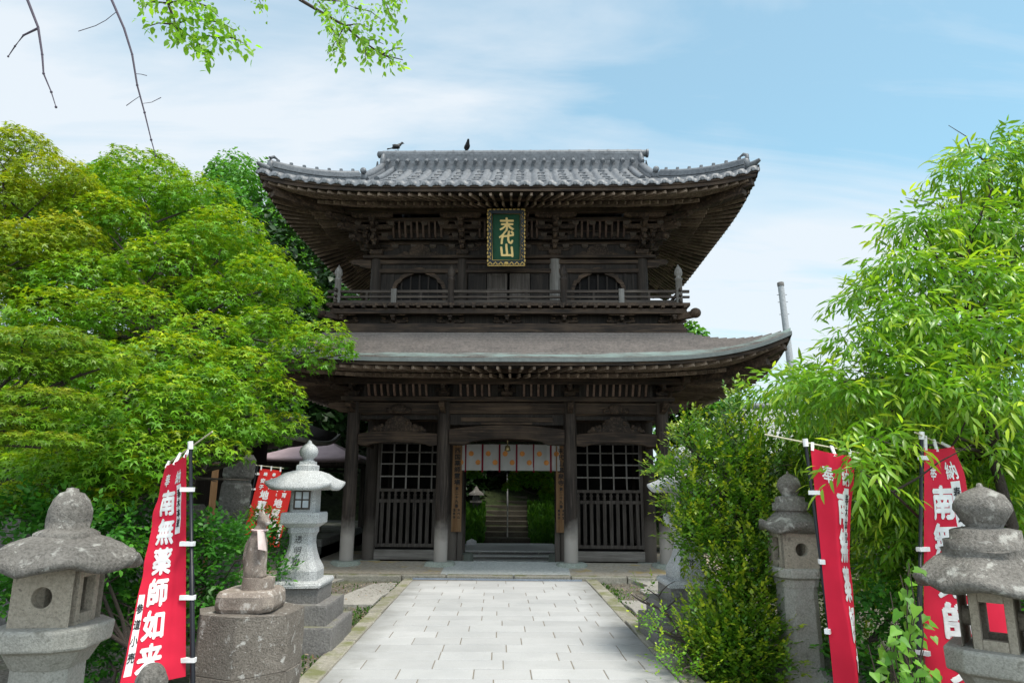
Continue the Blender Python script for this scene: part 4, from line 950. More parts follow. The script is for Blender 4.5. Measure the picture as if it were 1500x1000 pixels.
# ------------------------------------------------------------------ statue on its pedestal
pd = thing('stone_pedestal', 'broad pitted stone block pedestal carrying the seated statue', 'pedestal', (-2.02, 5.95, -.1), rad(10))
for z0, z1, k in ((0, .42, 1.03), (.425, .86, 1)):
    n = 7; a0 = .2; MB().loft([[(k*.43*math.cos(a0+2*math.pi*i/n), k*.4*math.sin(a0+2*math.pi*i/n), z) for i in range(n)] for z in (z0, (z0+z1)/2, z1-.02, z1)], True, False).build('block', 'drum', pd, .018, 2, 0, .03, 3)
st = thing('guardian_statue', 'weathered seated fox statue wearing a pale bib on the stone pedestal', 'statue', (-2.0, 5.93, .755), rad(0))
MB().squares([(.24, 0), (.27, .04), (.265, .13), (.24, .165)], .25, (-.01, 0, 0)).build('slab', 'statue', st, .02, 2, 0, .02, 5)
MB().loft([[(.04+.155*math.cos(a), .13*math.sin(a), z) for a in [2*math.pi*i/14 for i in range(14)]] for z in (.15, .17, .25, .265)], True, True).build('slab', 'statue', st, .01, 2, 0, .012, 8)
b = MB(); c = lambda x, y, z: (x, y, z)
b.loft([[(cx+rx*math.cos(a), ry*math.sin(a), z) for a in [2*math.pi*i/16 for i in range(16)]] for cx, rx, ry, z in ((.0, .1, .1, .24), (-.005, .105, .1, .3), (-.01, .09, .085, .4), (-.005, .082, .078, .5), (.0, .078, .07, .58), (.012, .062, .058, .65), (.03, .05, .05, .69))])
b.ball((.045, -.01, .73), .062, .055, .055); b.tube([(.06, -.03, .725), (.1, -.06, .712), (.125, -.078, .705)], [.042, .03, .018], 10)
for s in (-1, 1): b.tube([(.03, -.01+s*.035, .76), (.022, -.01+s*.042, .795), (.015, -.01+s*.042, .825)], [.026, .02, .006], 8)
for s in (-1, 1): b.tube([(.055, s*.04-.02, .58), (.075, s*.042-.025, .45), (.08, s*.042-.03, .3), (.1, s*.042-.04, .265)], [.034, .028, .025, .028], 9)
for s in (-1, 1): b.ball((.01, s*.07, .31), .085, .04, .075)
b.tube([(-.08, .02, .27), (-.105, .03, .4), (-.1, .03, .52), (-.07, .02, .6)], [.03, .036, .03, .012], 9)
b.build('body', 'statue', st, 0, 2, .011)
bib = MB(); rows = []
for i in range(9):
    v = i/8; rows.append([(.068+.03*v*1.3-.045*abs(u)**2+.02+.0*u, -.055+u*.085*(.75+.3*v)-.02*v, .655-.155*v-.02*(1-abs(u))) for u in [-1+k/5 for k in range(11)]])
bib.grid([[Vector(p)+Vector((-.012, .0, 0)) for p in r] for r in rows]); bib.grid([[Vector(p)+Vector((-.017, .004, 0)) for p in r] for r in rows], True, True)
st.scale = (.86, .86, .97)
bb = bib.build('bib', plain('washed_out_bib_cloth', (.55, .45, .42), .9, 0, 0, 12), st)
MB().tube([(.1*math.cos(a)*.72+.016, .1*math.sin(a)*.7-.005, .648+.0*a) for a in [2*math.pi*k/20 for k in range(21)]], .009, 6).build('bib_cord', plain('pale_pink_cord', (.6, .45, .43), .9), bb)
# small rounded stone figure in front of the banner
fs = thing('small_stone_figure', 'small round headed stone figure in front of the leaning red banner', 'statue', (-1.83, 3.95, -.08))
b = MB(); b.loft([[(rx*math.cos(a), rx*.85*math.sin(a), z) for a in [2*math.pi*i/16 for i in range(16)]] for rx, z in ((.17, 0), (.17, .1), (.14, .3), (.13, .5), (.12, .62), (.075, .7), (.05, .73))]); b.ball((0, 0, .815), .075, .078, .092)
b.ball((0, -.076, .81), .016, .016, .02); [b.ball((s*.078, 0, .81), .014, .02, .03) for s in (-1, 1)]; [b.ball((s*.05, -.1, .5), .04, .04, .05) for s in (-1, 1)]
b.build('body', 'oldstone', fs, 0, 2, .014)

# ------------------------------------------------------------------ banners
def clothmat(name, c):
    M, t, b, o = newmat(name); v = coords(t); w = nse(t, v, 3, 3, .5); b.inputs['Roughness'].default_value = .75; b.inputs['Specular IOR Level'].default_value = .2
    col = ramp(t, w, [(.3, tuple(x*.9 for x in c)), (.7, tuple(min(1, x*1.08) for x in c))]); t.links.new(col, b.inputs['Base Color'])
    tr = N(t, 'ShaderNodeBsdfTranslucent'); t.links.new(col, tr.inputs[0]); mx = N(t, 'ShaderNodeMixShader'); mx.inputs[0].default_value = .25
    t.links.new(b.outputs[0], mx.inputs[1]); t.links.new(tr.outputs[0], mx.inputs[2]); t.links.new(mx.outputs[0], o.inputs[0])
    f = nse(t, v, 400, 2, .5); bump(t, b, f, .1, .001); return M
M_['red'] = clothmat('crimson_banner_cloth', (.74, .022, .06)); M_['red2'] = clothmat('scarlet_banner_cloth', (.72, .035, .03))
M_['white'] = plain('white_print', (.78, .77, .77), .7); M_['ink'] = plain('black_print', (.015, .015, .017), .7); M_['polemat'] = plain('black_plastic_pole', (.012, .013, .018), .4); M_['bamboo'] = plain('pale_crossbar', (.5, .47, .33), .5)
def banner(label, group, TL, TR, BL, BR, pole, side, bar, text, amp=.03, fold=1.0, ph=0.0, cw=.6, ch=1.8, mat='red', tabs=(.17, .42, .66, .93), text_u=.4, topfold=None, strips=2, hor='奉納', size=.25, nrm=Vector((0, -1, 0)), rr=.013):
    """cloth between four corners with folds; pole runs beside the left or right edge"""
    base = Vector((pole[1].x, pole[1].y, pole[1].z)); t = thing('red_banner', label, 'banner', base, 0, group); L = lambda p: Vector(p)-base
    def P(u, v):
        a = TL.lerp(TR, u); b_ = BL.lerp(BR, u); p = a.lerp(b_, v)
        k = topfold(v) if topfold else .35+.65*math.sin(math.pi*min(1, v*.9+.1)); e = u if side == 'l' else 1-u
        acr = (TR-TL).lerp(BR-BL, v); hn = Vector((acr.y, -acr.x, 0)); hn = hn.normalized() if hn.length > 1e-5 else nrm
        if hn.dot(nrm) < 0: hn = -hn
        s = math.sin(2*math.pi*fold*u+ph+1.3*v)*amp*k*min(1, e*3)+amp*.4*math.sin(9*v+2*u)*min(1, e*2)
        s += .006*math.sin(31*v+5*u)*e+.012*abs(((v*8.3+.1*u) % 1)-.5)*min(1, e*4)+.008*abs(((u*2.5+.15*v) % 1)-.5)
        return L(p+hn*s+Vector((0, 0, -.02*math.sin(math.pi*u)*(1-v))))
    cl = MB().grid([[tuple(P(i/30, j/60)) for i in range(31)] for j in range(61)]).build('cloth', mat, t)
    def fn(u, v, q):
        u = u/cw; v = -v/ch; p = P(u, v); du = P(min(1.2, u+.01), v)-P(u-.01, v); dv = P(u, v+.01)-P(u, v-.01); n = du.cross(dv)
        n = -n.normalized() if n.length > 0 else nrm
        if n.dot(nrm) < 0 and not topfold: n = -n
        return p+n*(.0035+.0003*q)
    lt = Letters()
    for k, c_ in enumerate(hor): write(lt, c_, cw*(.3+.4*k), -ch*.085, .13*cw/.6, .125*ch/1.8, fn, .02)
    for k, c_ in enumerate(text): write(lt, c_, cw*text_u, -ch*(.2+.139*k), size*cw/.6, size*.92*ch/1.8, fn, .04)
    lt.build('lettering', 'white', cl)
    if strips:
        for (u0, u1, v0, v1, s) in ((.64, .8, .125, .36, '春木本並'), (.03, .15, .62, .95, '参道小売'))[:strips]:
            sp = MB(); sp.grid([[tuple(fn(cw*lerp(u0, u1, i/4), -ch*lerp(v0, v1, j/14), -8)+(P((u0+u1)/2, (v0+v1)/2)-P((u0+u1)/2, (v0+v1)/2))) for i in range(5)] for j in range(15)])
            sp = sp.build('name_strip', 'white', cl); ik = Letters()
            for k, c_ in enumerate(s): write(ik, c_, cw*(u0+u1)/2, -ch*lerp(v0, v1, (k+.9)/(len(s)+1)), .075, .08, lambda u, v, q: fn(u, v, q+3), .02)
            ik.build('strip_lettering', 'ink', cl)
    MB().tube([L(pole[0]), L(pole[0].lerp(pole[1], .45)), L(pole[0].lerp(pole[1], .451)), L(pole[1])], [rr, rr, rr*1.35, rr*1.35], 12).build('pole', 'polemat', t)
    d = (pole[0]-pole[1]).normalized(); MB().tube([L(pole[0]-d*.03), L(pole[0]+d*.03)], rr*1.5, 12).build('pole_cap', 'white', t)
    if bar: MB().tube([L(bar[0]), L(bar[1])], .006, 8).build('crossbar', 'bamboo', t)
    for v in tabs:
        e = P(0 if side == 'l' else 1, v); ln = (pole[1]-pole[0]); s = (pole[0].z-(e.z+base.z))/(pole[0].z-pole[1].z); q = L(pole[0]+ln*s); dd = (e-q).normalized()
        mb = MB().beam(q-dd*.022, e+dd*.04, rr*2.9, .032); mb.build('tab', 'white', t)
    if bar:
        for u in (.04, .5, .93):
            e = P(u, 0); s = min(1, max(0, ((e+base)-bar[0]).dot(bar[1]-bar[0])/(bar[1]-bar[0]).length_squared)); q = L(bar[0].lerp(bar[1], s)); MB().beam(e-Vector((0, 0, .02)), q+Vector((0, 0, .012)), .022, .012, (0, 1, 0)).build('tab', 'white', t)
    return t
G1 = 'crimson banners on poles beside the path'
banner('leaning crimson banner with large white characters beside the seated statue', G1, at(247, 682, 5.75), at(273, 664, 5.3), at(172, 1012, 5.0), at(272, 990, 5.3), (at(279, 652, 5.3), at(283, 1060, 5.3)), 'r', (at(243, 681, 5.8), at(311, 632, 5.1)), '南無薬師如来', .02, .6, 1.0)
banner('folded crimson banner behind the long drooping leaves next to the slender lantern', G1, at(1187, 655, 5.25), at(1248, 668, 5.2), at(1228, 1075, 5.2), at(1264, 1075, 5.25), (at(1180, 648, 5.25), at(1236, 1075, 5.25)), 'l', (at(1120, 636, 5.3), at(1262, 664, 5.2)), '南無薬師如来', .14, .5, 0, text_u=.62, topfold=lambda v: .3+.7*min(1, v*2.2), strips=1)
banner('crimson banner with big white characters partly covered by the largest mushroom capped lantern', G1, at(1353, 655, 5.3), at(1388, 653, 5.65), at(1352, 1085, 5.2), at(1545, 1085, 5.4), (at(1350, 638, 5.25), at(1345, 1085, 5.25)), 'l', (at(1340, 633, 5.1), at(1385, 653, 5.75)), '南無薬師如来', .05, .8, 2.9, tabs=(.04, .37, .72), text_u=.45, strips=1)
G2 = 'small scarlet banners behind the statue'
def banner2(label, x0, y0, Y):
    TL = at(x0, y0, Y); base = TL+Vector((-.3, 0, -1.95)); t = thing('red_banner', label, 'banner', base, 0, G2); w, h = .37, 1.15
    def P(u, v, k=0): return TL-base+Vector((u*w*.93-.2*v+.0, .1*u+.015*math.sin(5*u+3*v)-.0035*(k > 0)-.0003*k, -v*h-.03*u))
    cl = MB().grid([[tuple(P(i/12, j/24)) for i in range(13)] for j in range(25)]).build('cloth', 'red2', t); lt = Letters(); fn = lambda u, v, q: P(u, -v, q+1)
    for c_, u, v, s in (('納', .3, .07, .17), ('奉', .7, .07, .17), ('安', .25, .17, .22), ('子', .25, .26, .22), ('子', .68, .155, .22), ('育', .68, .245, .24), ('地', .48, .37, .42), ('蔵', .48, .52, .42), ('尊', .48, .67, .42)): write(lt, c_, u, -v, s, s*w/h*1.0, fn, .045)
    lt.build('lettering', 'white', cl); MB().tube([TL-base+Vector((-.04, 0, .06)), Vector((0, 0, 0))], .01, 8).build('pole', 'polemat', t)
    MB().tube([TL-base+Vector((-.3, -.02, .08)), TL-base+Vector((w, .1, .01))], .007, 6).build('crossbar', 'bamboo', t)
    for v in (.08, .3, .55): MB().box(-.05, .02, -.006, .006, -.015, .015, Matrix.Translation(P(0, v)+Vector((-.01, 0, 0)))).build('tab', 'white', t)
    for u in (.05, .5, .95): p = P(u, 0); MB().box(p.x-.012, p.x+.012, p.y-.008, p.y-.002, p.z-.02, p.z+.06).build('tab', 'white', t)
    MB().grid([[tuple(P(lerp(.78, .93, i/2), lerp(.62, .95, j/6), 2)) for i in range(3)] for j in range(7)]).build('name_strip', 'white', cl)
    return t
banner2('small scarlet banner behind the statue, the one farther from the granite lantern', 381, 686, 12.0)
banner2('small scarlet banner behind the statue, tucked under the granite lantern cap', 401, 699, 12.3)

# ------------------------------------------------------------------ plaque, curtain, boards, birds
pq = thing('name_plaque', 'green plaque with gold characters under the upper eave', 'plaque', GL(-.03, -2.3, 6.38), GR); pq.rotation_euler = (rad(14), 0, GR)
M_['gold'] = plain('old_gilding', (.5, .34, .11), .45, .35, 0, 30); M_['lacq'] = plain('green_lacquer', (.004, .055, .024), .65)
MB().box(-.31, .31, -.02, .02, .1, 1.16).build('board', 'lacq', pq)
fr = MB(); pr = [(-.05, 0), (.02, -.05), (.05, -.06), (.06, 0)]
def fbeam(a, b, w): fr.beam(a, b, w, .07, (0, -1, 0))
for s in (-1, 1): fbeam((s*.36, -.05, .0), (s*.36, -.05, 1.26), .1)
fbeam((-.31, -.05, 1.21), (.31, -.05, 1.21), .1); fbeam((-.31, -.05, .06), (.31, -.05, .06), .11)
fr = fr.build('frame', plain('blue_black_lacquer', (.012, .02, .03), .4), pq, .01)
gb = MB()
for s in (-1, 1):
    for k in range(15): gb.ball((s*(.405+.008*(k % 2)), -.075, .03+k*.086), .022, .022, .04, 8, None, 5)
    for k in range(5): gb.tube([(s*.345, -.09, .15+k*.22), (s*.375, -.093, .2+k*.22), (s*.34, -.093, .25+k*.22), (s*.365, -.09, .3+k*.22)], .011, 5)
for k in range(9): gb.ball((-.36+k*.09, -.075, 1.255), .045, .02, .02, 8, None, 5)
for k in range(7): gb.tube([(-.36+k*.12-.05, -.095, .03), (-.36+k*.12, -.1, .085), (-.36+k*.12+.05, -.095, .03)], .016, 6)
gb.ball((0, -.1, .06), .05, .02, .04); gb.tube([(-.4, -.09, .005), (.4, -.09, .005)], .014, 6); gb.tube([(-.31, -.085, .13), (-.31, -.085, 1.15), (.31, -.085, 1.15), (.31, -.085, .13), (-.31, -.085, .13)], .009, 5); gb.build('gilt_carving', 'gold', fr)
lt = Letters()
for k, c_ in enumerate('末代山'): write(lt, c_, .01 if k else .0, .93-.29*k, .33, .31, lambda u, v, q: (u+.02*math.sin(9*v), -.026-.0006*q, v), .035, .06)
lt.build('lettering', plain('gold_leaf', (.75, .55, .22), .5, .1), pq)
nr = thing('door_curtain', 'white door curtain with orange round crests and red strips in the gateway', 'curtain', GL(0, -.22, 1.93), GR)
cw_ = clothmat('white_curtain_cloth', (.5, .49, .48)); rs = clothmat('dark_red_strip', (.2, .01, .025)); oc = plain('orange_crest', (.6, .24, .06), .7)
xs_ = [-1.28]+[-1.05+.412*k for k in range(6)]+[1.24]; zt = .62
def cy(x): return .012*math.sin(x*19)+.006*math.sin(x*47)
for k in range(7):
    a, b = xs_[k]+.012, xs_[k+1]-.012; n = 8
    p = MB().grid([[(lerp(a, b, i/n), cy(lerp(a, b, i/n))*(1-j/6*.0+j*.1), zt*(1-j/6)+.0) for i in range(n+1)] for j in range(7)]).build('curtain_panel', cw_, nr)
    for dx, z in ((.135, .40), (.305, .19)):
        x = xs_[k]+dx if k else xs_[1]-.412+dx
        if a+.03 < x < b-.03:
            r = .062; pts = [(x+r*(1+.07*math.cos(16*t_))*math.cos(t_), z+r*(1+.07*math.cos(16*t_))*math.sin(t_)) for t_ in [2*math.pi*i/64 for i in range(64)]]
            MB().add([(x, cy(x)*1.3-.008, z)]+[(u, cy(u)*1.3-.007, w) for u, w in pts], [(0, i+1, (i+1) % 64+1) for i in range(64)]).build('crest', oc, p)
for x in xs_[1:-1]: MB().box(x-.022, x+.022, -.012, .0, -.04, zt).build('red_strip', rs, nr)
MB().tube([(-1.3, 0, zt+.01), (1.26, 0, zt+.01)], .014, 8).build('curtain_rod', 'lat', nr)
M_['sign'] = wood('weathered_orange_sign_wood', 2, (.11, .055, .02), (.2, .105, .045), (.28, .17, .09))
def signboard(label, x, text, small):
    t = thing('sign_board', label, 'sign', GL(x, -.21, .5), GR); MB().box(-.12, .12, -.018, .018, 0, 2.02).build('plank', 'sign', t, .006); MB().box(-.15, .15, -.03, .019, 2.022, 2.07).build('top_batten', 'lat', t)
    lt = Letters(); fn = lambda u, v, q: (u, -.0195-.0003*q, v); z = 1.9
    for c_ in text: write(lt, c_, 0, z, .15, .14, fn, .03); z -= .15
    for c_ in '第二十九番': write(lt, c_, 0, z, .085, .085, fn, .03); z -= .1
    for col, s in zip((-.055, .055), small):
        zz = z
        for c_ in s: write(lt, c_, col, zz, .07, .07, fn, .025); zz -= .082
    lt.build('lettering', 'ink', t)
signboard('orange brown sign board with black characters at the left of the gateway', -1.24, '西国薬師霊場', ('温泉寺', '末代山'))
signboard('orange brown sign board peeking out behind the right pillar of the gateway', 1.25, '末代山温泉寺', ('真言宗', '薬師堂'))
def bird(label, p, rz, up):
    t = thing('bird', label, 'bird', p, rz, 'birds on the roof ridge'); b = MB()
    b.loft([[(cx, ry*math.cos(a), cz+rz_*math.sin(a)) for a in [2*math.pi*i/12 for i in range(12)]] for cx, cz, ry, rz_ in ((-.15, .04, .01, .01), (-.1, .06, .045, .03), (-.03, .1, .06, .06), (.04, .14, .062, .065), (.09, .185, .045, .048), (.12, .22, .035, .035))])
    b.ball((.125, 0, .235), .038, .034, .036); b.tube([(.15, 0, .235), (.175, 0, .23), (.2, 0, .22)], [.018, .012, .003], 7); b.loft([[(-.1, -.03, .055), (-.1, .03, .055), (-.1, .03, .07), (-.1, -.03, .07)], [(-.27, -.045, .0), (-.27, .045, .0), (-.27, .045, .01), (-.27, -.045, .01)]], True, False)
    for s in (-1, 1): b.ball((-.03, s*.055, .11), .12, .018, .05)
    b.build('body', plain('black_feathers', (.012, .012, .014), .5), t, 0, 2, .01)
    for s in (-1, 1): MB().tube([(.02, s*.025, .09), (.025, s*.028, .0), (.05, s*.03, -.0)], .006, 5).build('leg', 'ink', t)
    t.scale = (up, up, up)
bird('black bird at the left end of the roof ridge with its tail hanging left', GL(-3.1, 0, 10.42), rad(12), 1.0)
bird('black bird hunched at the middle of the roof ridge', GL(-1.2, 0, 10.42), rad(-75), 1.0)
# ------------------------------------------------------------------ vegetation
M_['maple'] = leafmat('maple_leaf', (.1, .27, .012), (.54, .58, .02), .36); M_['maple2'] = leafmat('yellow_maple_leaf', (.17, .28, .012), (.42, .42, .03)); M_['maple3'] = leafmat('feathery_maple_leaf', (.11, .25, .012), (.44, .38, .05))  # maple tip tint: new growth, plus sunlit tops put into the colour
M_['long'] = leafmat('long_drooping_leaf', (.14, .33, .022), (.46, .6, .045), .45, .35, .35, .5); M_['shrub'] = leafmat('small_evergreen_leaf', (.07, .19, .014), (.33, .4, .025), .35, .35, .35, .5)
M_['low'] = leafmat('low_shrub_leaf', (.04, .17, .018), (.09, .27, .02), .35, .35); M_['heart'] = leafmat('heart_leaf', (.08, .24, .025), (.16, .34, .03), .45, .25)
M_['cherry'] = leafmat('young_cherry_leaf', (.17, .4, .03), (.32, .55, .05), .68, .25); M_['wood1'] = leafmat('forest_leaf', (.075, .24, .028), (.19, .38, .04), .3, .35); M_['wood2'] = leafmat('dark_forest_leaf', (.02, .06, .012), (.05, .12, .02), .25, .35)
M_['deep'] = leafmat('deep_shade_leaf', (.014, .042, .009), (.025, .07, .012), .2, .35); M_['dkfor'] = leafmat('shaded_forest_leaf', (.03, .1, .014), (.06, .17, .02), .3, .35); M_['grass'] = leafmat('grass_blade', (.03, .11, .01), (.07, .18, .015), .4, .3)  # deep, dkfor: forest shade put into the leaf colour
M_['bark'] = stone('dark_bark', (.03, .024, .02), (.075, .06, .05), (.13, .13, .11), .68, scale=5); M_['twig'] = plain('thin_brown_twig', (.05, .035, .028), .8); M_['twig2'] = plain('bare_purple_twig', (.075, .06, .085), .7)
def limbs(name, parent, base, top, targets, r0, mat='bark', sub=2, rmin=.008):
    """tapered trunk with limbs to the given points"""
    mb = MB(); T = wobble(base, top, 6, .05); mb.tube(T, [r0*(1-.55*i/6) for i in range(7)], 10)
    for q in targets:
        q = Vector(q); L = (Vector(top)-Vector(base)).length; i = min(range(1, 7), key=lambda k: (T[k]-q).length+max(0, T[k].z-q.z)*1.2)
        P = wobble(T[i], q, 5, .07); R_ = max(.018, r0*.35*(1-.3*i/6)); mb.tube(P, [lerp(R_, rmin, k/5) for k in range(6)], 7)
        for _ in range(sub):
            k = random.choice([2, 3, 4]); d = Vector((random.uniform(-1, 1), random.uniform(-1, 1), random.uniform(-.1, .8)))*(q-T[i]).length*.35; P2 = wobble(P[k], P[k]+d, 3, .1); mb.tube(P2, [lerp(R_*.5, rmin*.6, j/3) for j in range(4)], 5)
    return mb.build(name, mat, parent)
def px_r(r, Y): return r*Y*.98/FPX
def pads(spec):                                           # (px, py, rx, ry, Y) read off the place -> centre and radii
    out_ = []
    for px, py, rx, ry, Y in spec: a = px_r(rx, Y); out_.append((at(px, py, Y), (a, max(a*.9, .35), px_r(ry, Y))))
    return out_
def maple(name, label, spec, base, top, mat, leaf, dens, tipd, group='maples on the left', fill=.14, low=-.3, tmpl=STAR):
    t = thing(name, label, 'tree', base, 0, group); B = Vector(base); P, D, NN, SZ, TT = [], [], [], [], []
    for c, r in pads(spec):
        area = 2*math.pi*r[0]*(r[0]+r[2])/2; n = int(dens*area/(leaf*leaf)); p, d, nr, h = dome(c, r, n, low, fill)
        P.append(p-np.array(B)); D.append(d); NN.append(nr); SZ.append(leaf*RNG.uniform(.6, 1.15, len(p))); tt = np.clip(h*RNG.uniform(.0, 1, len(p))*tipd*random.uniform(.5, 1.3), 0, 1); TT.append(tt)
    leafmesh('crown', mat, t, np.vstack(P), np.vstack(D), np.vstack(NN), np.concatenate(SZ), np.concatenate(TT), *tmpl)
    limbs('trunk', t, Vector((0, 0, -.1)), Vector(top)-B, [tuple(c-B-Vector((0, 0, r[2]*.3))) for c, r in pads(spec)], .16 if mat == 'maple' else .12, 'bark', 1)
    return t
A = [(205, 262, 62, 45, 10.5), (286, 300, 57.04, 44.16, 10), (215, 300, 60, 45, 10), (326, 350, 64.4, 46, 9.5), (160, 330, 62, 46, 9.5), (386, 415, 57.04, 42.32, 9), (285, 375, 60, 43, 9.3), (431, 440, 38.64, 40.48, 9.5), (240, 400, 70, 50, 9), (130, 420, 70, 50, 8.6), (316, 445, 53.36, 38.64, 8.8), (190, 470, 70, 50, 8.2), (90, 470, 70, 50, 8), (395, 490, 52, 42, 8.6), (470, 503, 46, 33, 8.4), (440, 530, 46, 42, 8.4), (300, 500, 60, 43, 8), (250, 540, 75, 54, 7.4), (355, 545, 52, 37, 7.8), (160, 555, 70, 50, 7), (300, 585, 66, 48, 7), (395, 590, 46, 42, 8), (220, 610, 84, 60, 6.6), (340, 630, 58, 42, 7), (120, 630, 70, 50, 6.4), (280, 665, 50, 36, 6.6), (335, 672, 26, 28, 6.9), (190, 672, 62, 45, 6.2), (250, 690, 34, 24, 6.4), (420, 630, 30, 26, 8.2), (60, 600, 60, 43, 7), (150, 700, 56, 40, 6.2), (90, 690, 60, 43, 6.2), (40, 420, 60, 50, 9), (260, 450, 60, 43, 9.2), (500, 515, 22, 16, 8.5), (380, 640, 44, 32, 8.4), (30, 500, 50, 40, 8.4)]
A += [(60, 725, 60, 24, 6.2), (130, 738, 56, 22, 6.2), (10, 745, 60, 28, 6.1), (205, 720, 50, 24, 6.5), (245, 722, 30, 22, 6.7), (150, 700, 60, 26, 6.6), (60, 690, 60, 30, 6.6)]
BND = [(225, 235), (260, 285), (300, 325), (350, 365), (390, 405), (430, 440), (480, 450), (520, 470), (560, 450), (600, 425), (650, 385), (690, 300), (730, 230)]
rq = random.Random(8)
for py in range(285, 720, 40):
    bx_ = np.interp(py, [b[0] for b in BND], [b[1] for b in BND])-52
    for px in range(10, int(bx_)+1, 58):
        Yb = np.interp(py, [285, 720], [11.4, 7.2]); A.append((px+rq.uniform(-18, 18), py+rq.uniform(-14, 14), rq.uniform(40, 54), rq.uniform(34, 44), Yb+rq.uniform(-.2, .5)))
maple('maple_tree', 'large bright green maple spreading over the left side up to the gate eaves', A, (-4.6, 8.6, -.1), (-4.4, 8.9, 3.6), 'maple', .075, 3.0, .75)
B_ = [(30, 225, 50, 36, 9.5), (75, 270, 58, 44, 9.2), (20, 300, 52, 46, 9), (110, 300, 50, 44, 9.6), (30, 370, 60, 46, 8.6), (95, 360, 56, 46, 9), (-40, 260, 70, 60, 9.2), (-50, 350, 70, 60, 8.8), (30, 210, 26, 22, 9.6), (-40, 430, 60, 50, 8.6)]
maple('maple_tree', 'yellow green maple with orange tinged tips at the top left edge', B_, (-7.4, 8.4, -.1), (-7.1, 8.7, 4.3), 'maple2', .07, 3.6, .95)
C_ = [(60, 510, 80, 26, 5.4), (120, 540, 62, 22, 5.5), (30, 550, 60, 28, 5.2), (70, 590, 60, 22, 5.2), (20, 620, 60, 26, 5.0), (60, 650, 62, 18, 5.0), (100, 500, 40, 16, 5.5), (-30, 520, 60, 40, 5.2), (-30, 640, 60, 40, 5.0), (150, 535, 34, 14, 5.6)]
maple('maple_tree', 'feathery low maple with pinkish new leaves at the left edge above the mossy lantern', C_, (-4.9, 5.3, -.1), (-4.4, 5.3, 1.9), 'maple3', .05, 3.6, .7, low=-.15)

# sprig based plants: a twig with leaves along it
def sprigs(C, R, n, nl, ln, droop, spread, leaf, low=-.4, tip=1.0, upbias=0, fill=.3, lumpy=.2):
    u = unit(n*3); u = u[u[:, 2] > low][:n]; n = len(u); rr = np.where(RNG.random(n) < fill, RNG.uniform(.3, .85, n), 1+RNG.normal(0, .1, n))
    lump = np.array([noise.noise(Vector(q*2.2)+Vector(C)*1.3) for q in u]); rr = rr*(1+lumpy*lump)
    root = np.asarray(C)+u*rr[:, None]*np.asarray(R); d0 = u*.8+RNG.normal(0, .4, (n, 3)); d0[:, 2] += upbias; d0 /= np.linalg.norm(d0, axis=1, keepdims=True)
    P, D, NN, SZ, TT = [], [], [], [], []; side0 = np.cross(d0, [0, 0, 1.]); side0 /= np.maximum(np.linalg.norm(side0, axis=1, keepdims=True), 1e-6)
    exposed = np.clip((rr-.6)*2.2, 0, 1); tone = RNG.random(n)
    for k in range(nl):
        f = k/(nl-1); p = root+d0*ln*(f-.5)[..., None] if False else root+d0*(ln*(f-.4)); p[:, 2] -= droop*.35*ln*f*f
        sg = 1 if k % 2 else -1; d = d0*(.55+.5*f)+side0*sg*spread*RNG.uniform(.6, 1.2, (n, 1))+RNG.normal(0, .18, (n, 3)); d[:, 2] -= droop*RNG.uniform(.5, 1.2, n)
        if k == nl-1: d = d0+RNG.normal(0, .15, (n, 3)); d[:, 2] -= droop*.6
        nr = np.cross(side0, d0)*1.0; nr[nr[:, 2] < 0] *= -1; nr = nr+RNG.normal(0, .35, (n, 3)); P.append(p); D.append(d); NN.append(nr); SZ.append(leaf*RNG.uniform(.6, 1.15, n)); TT.append(np.clip(f**1.5*tip*exposed*tone*1.3+RNG.normal(0, .05, n), 0, 1))
    return np.vstack(P), np.vstack(D), np.vstack(NN), np.concatenate(SZ), np.concatenate(TT)
def plant(name, label, cat, spec, base, mat, tmpl, trunk=None, group=None, nm='foliage', mult=1.0, **k):
    t = thing(name, label, cat, base, 0, group); B = Vector(base); X = [[], [], [], [], []]; dn = k.pop('dens')
    for c, r in pads(spec):
        n = int(dn*mult*2*math.pi*r[0]*(r[0]+r[2])/2/(k['leaf']**2)/k['nl']); out_ = sprigs(c-B, r, n, **k)
        for a, b in zip(X, out_): a.append(b)
    leafmesh(nm, mat, t, np.vstack(X[0]), np.vstack(X[1]), np.vstack(X[2]), np.concatenate(X[3]), np.concatenate(X[4]), *tmpl)
    if trunk: limbs('trunk' if cat == 'tree' else 'stem', t, Vector((0, 0, -.1)), Vector(trunk[0])-B, [tuple(c-B) for c, r in pads(spec)], trunk[1], 'bark', trunk[2], .005)
    return t
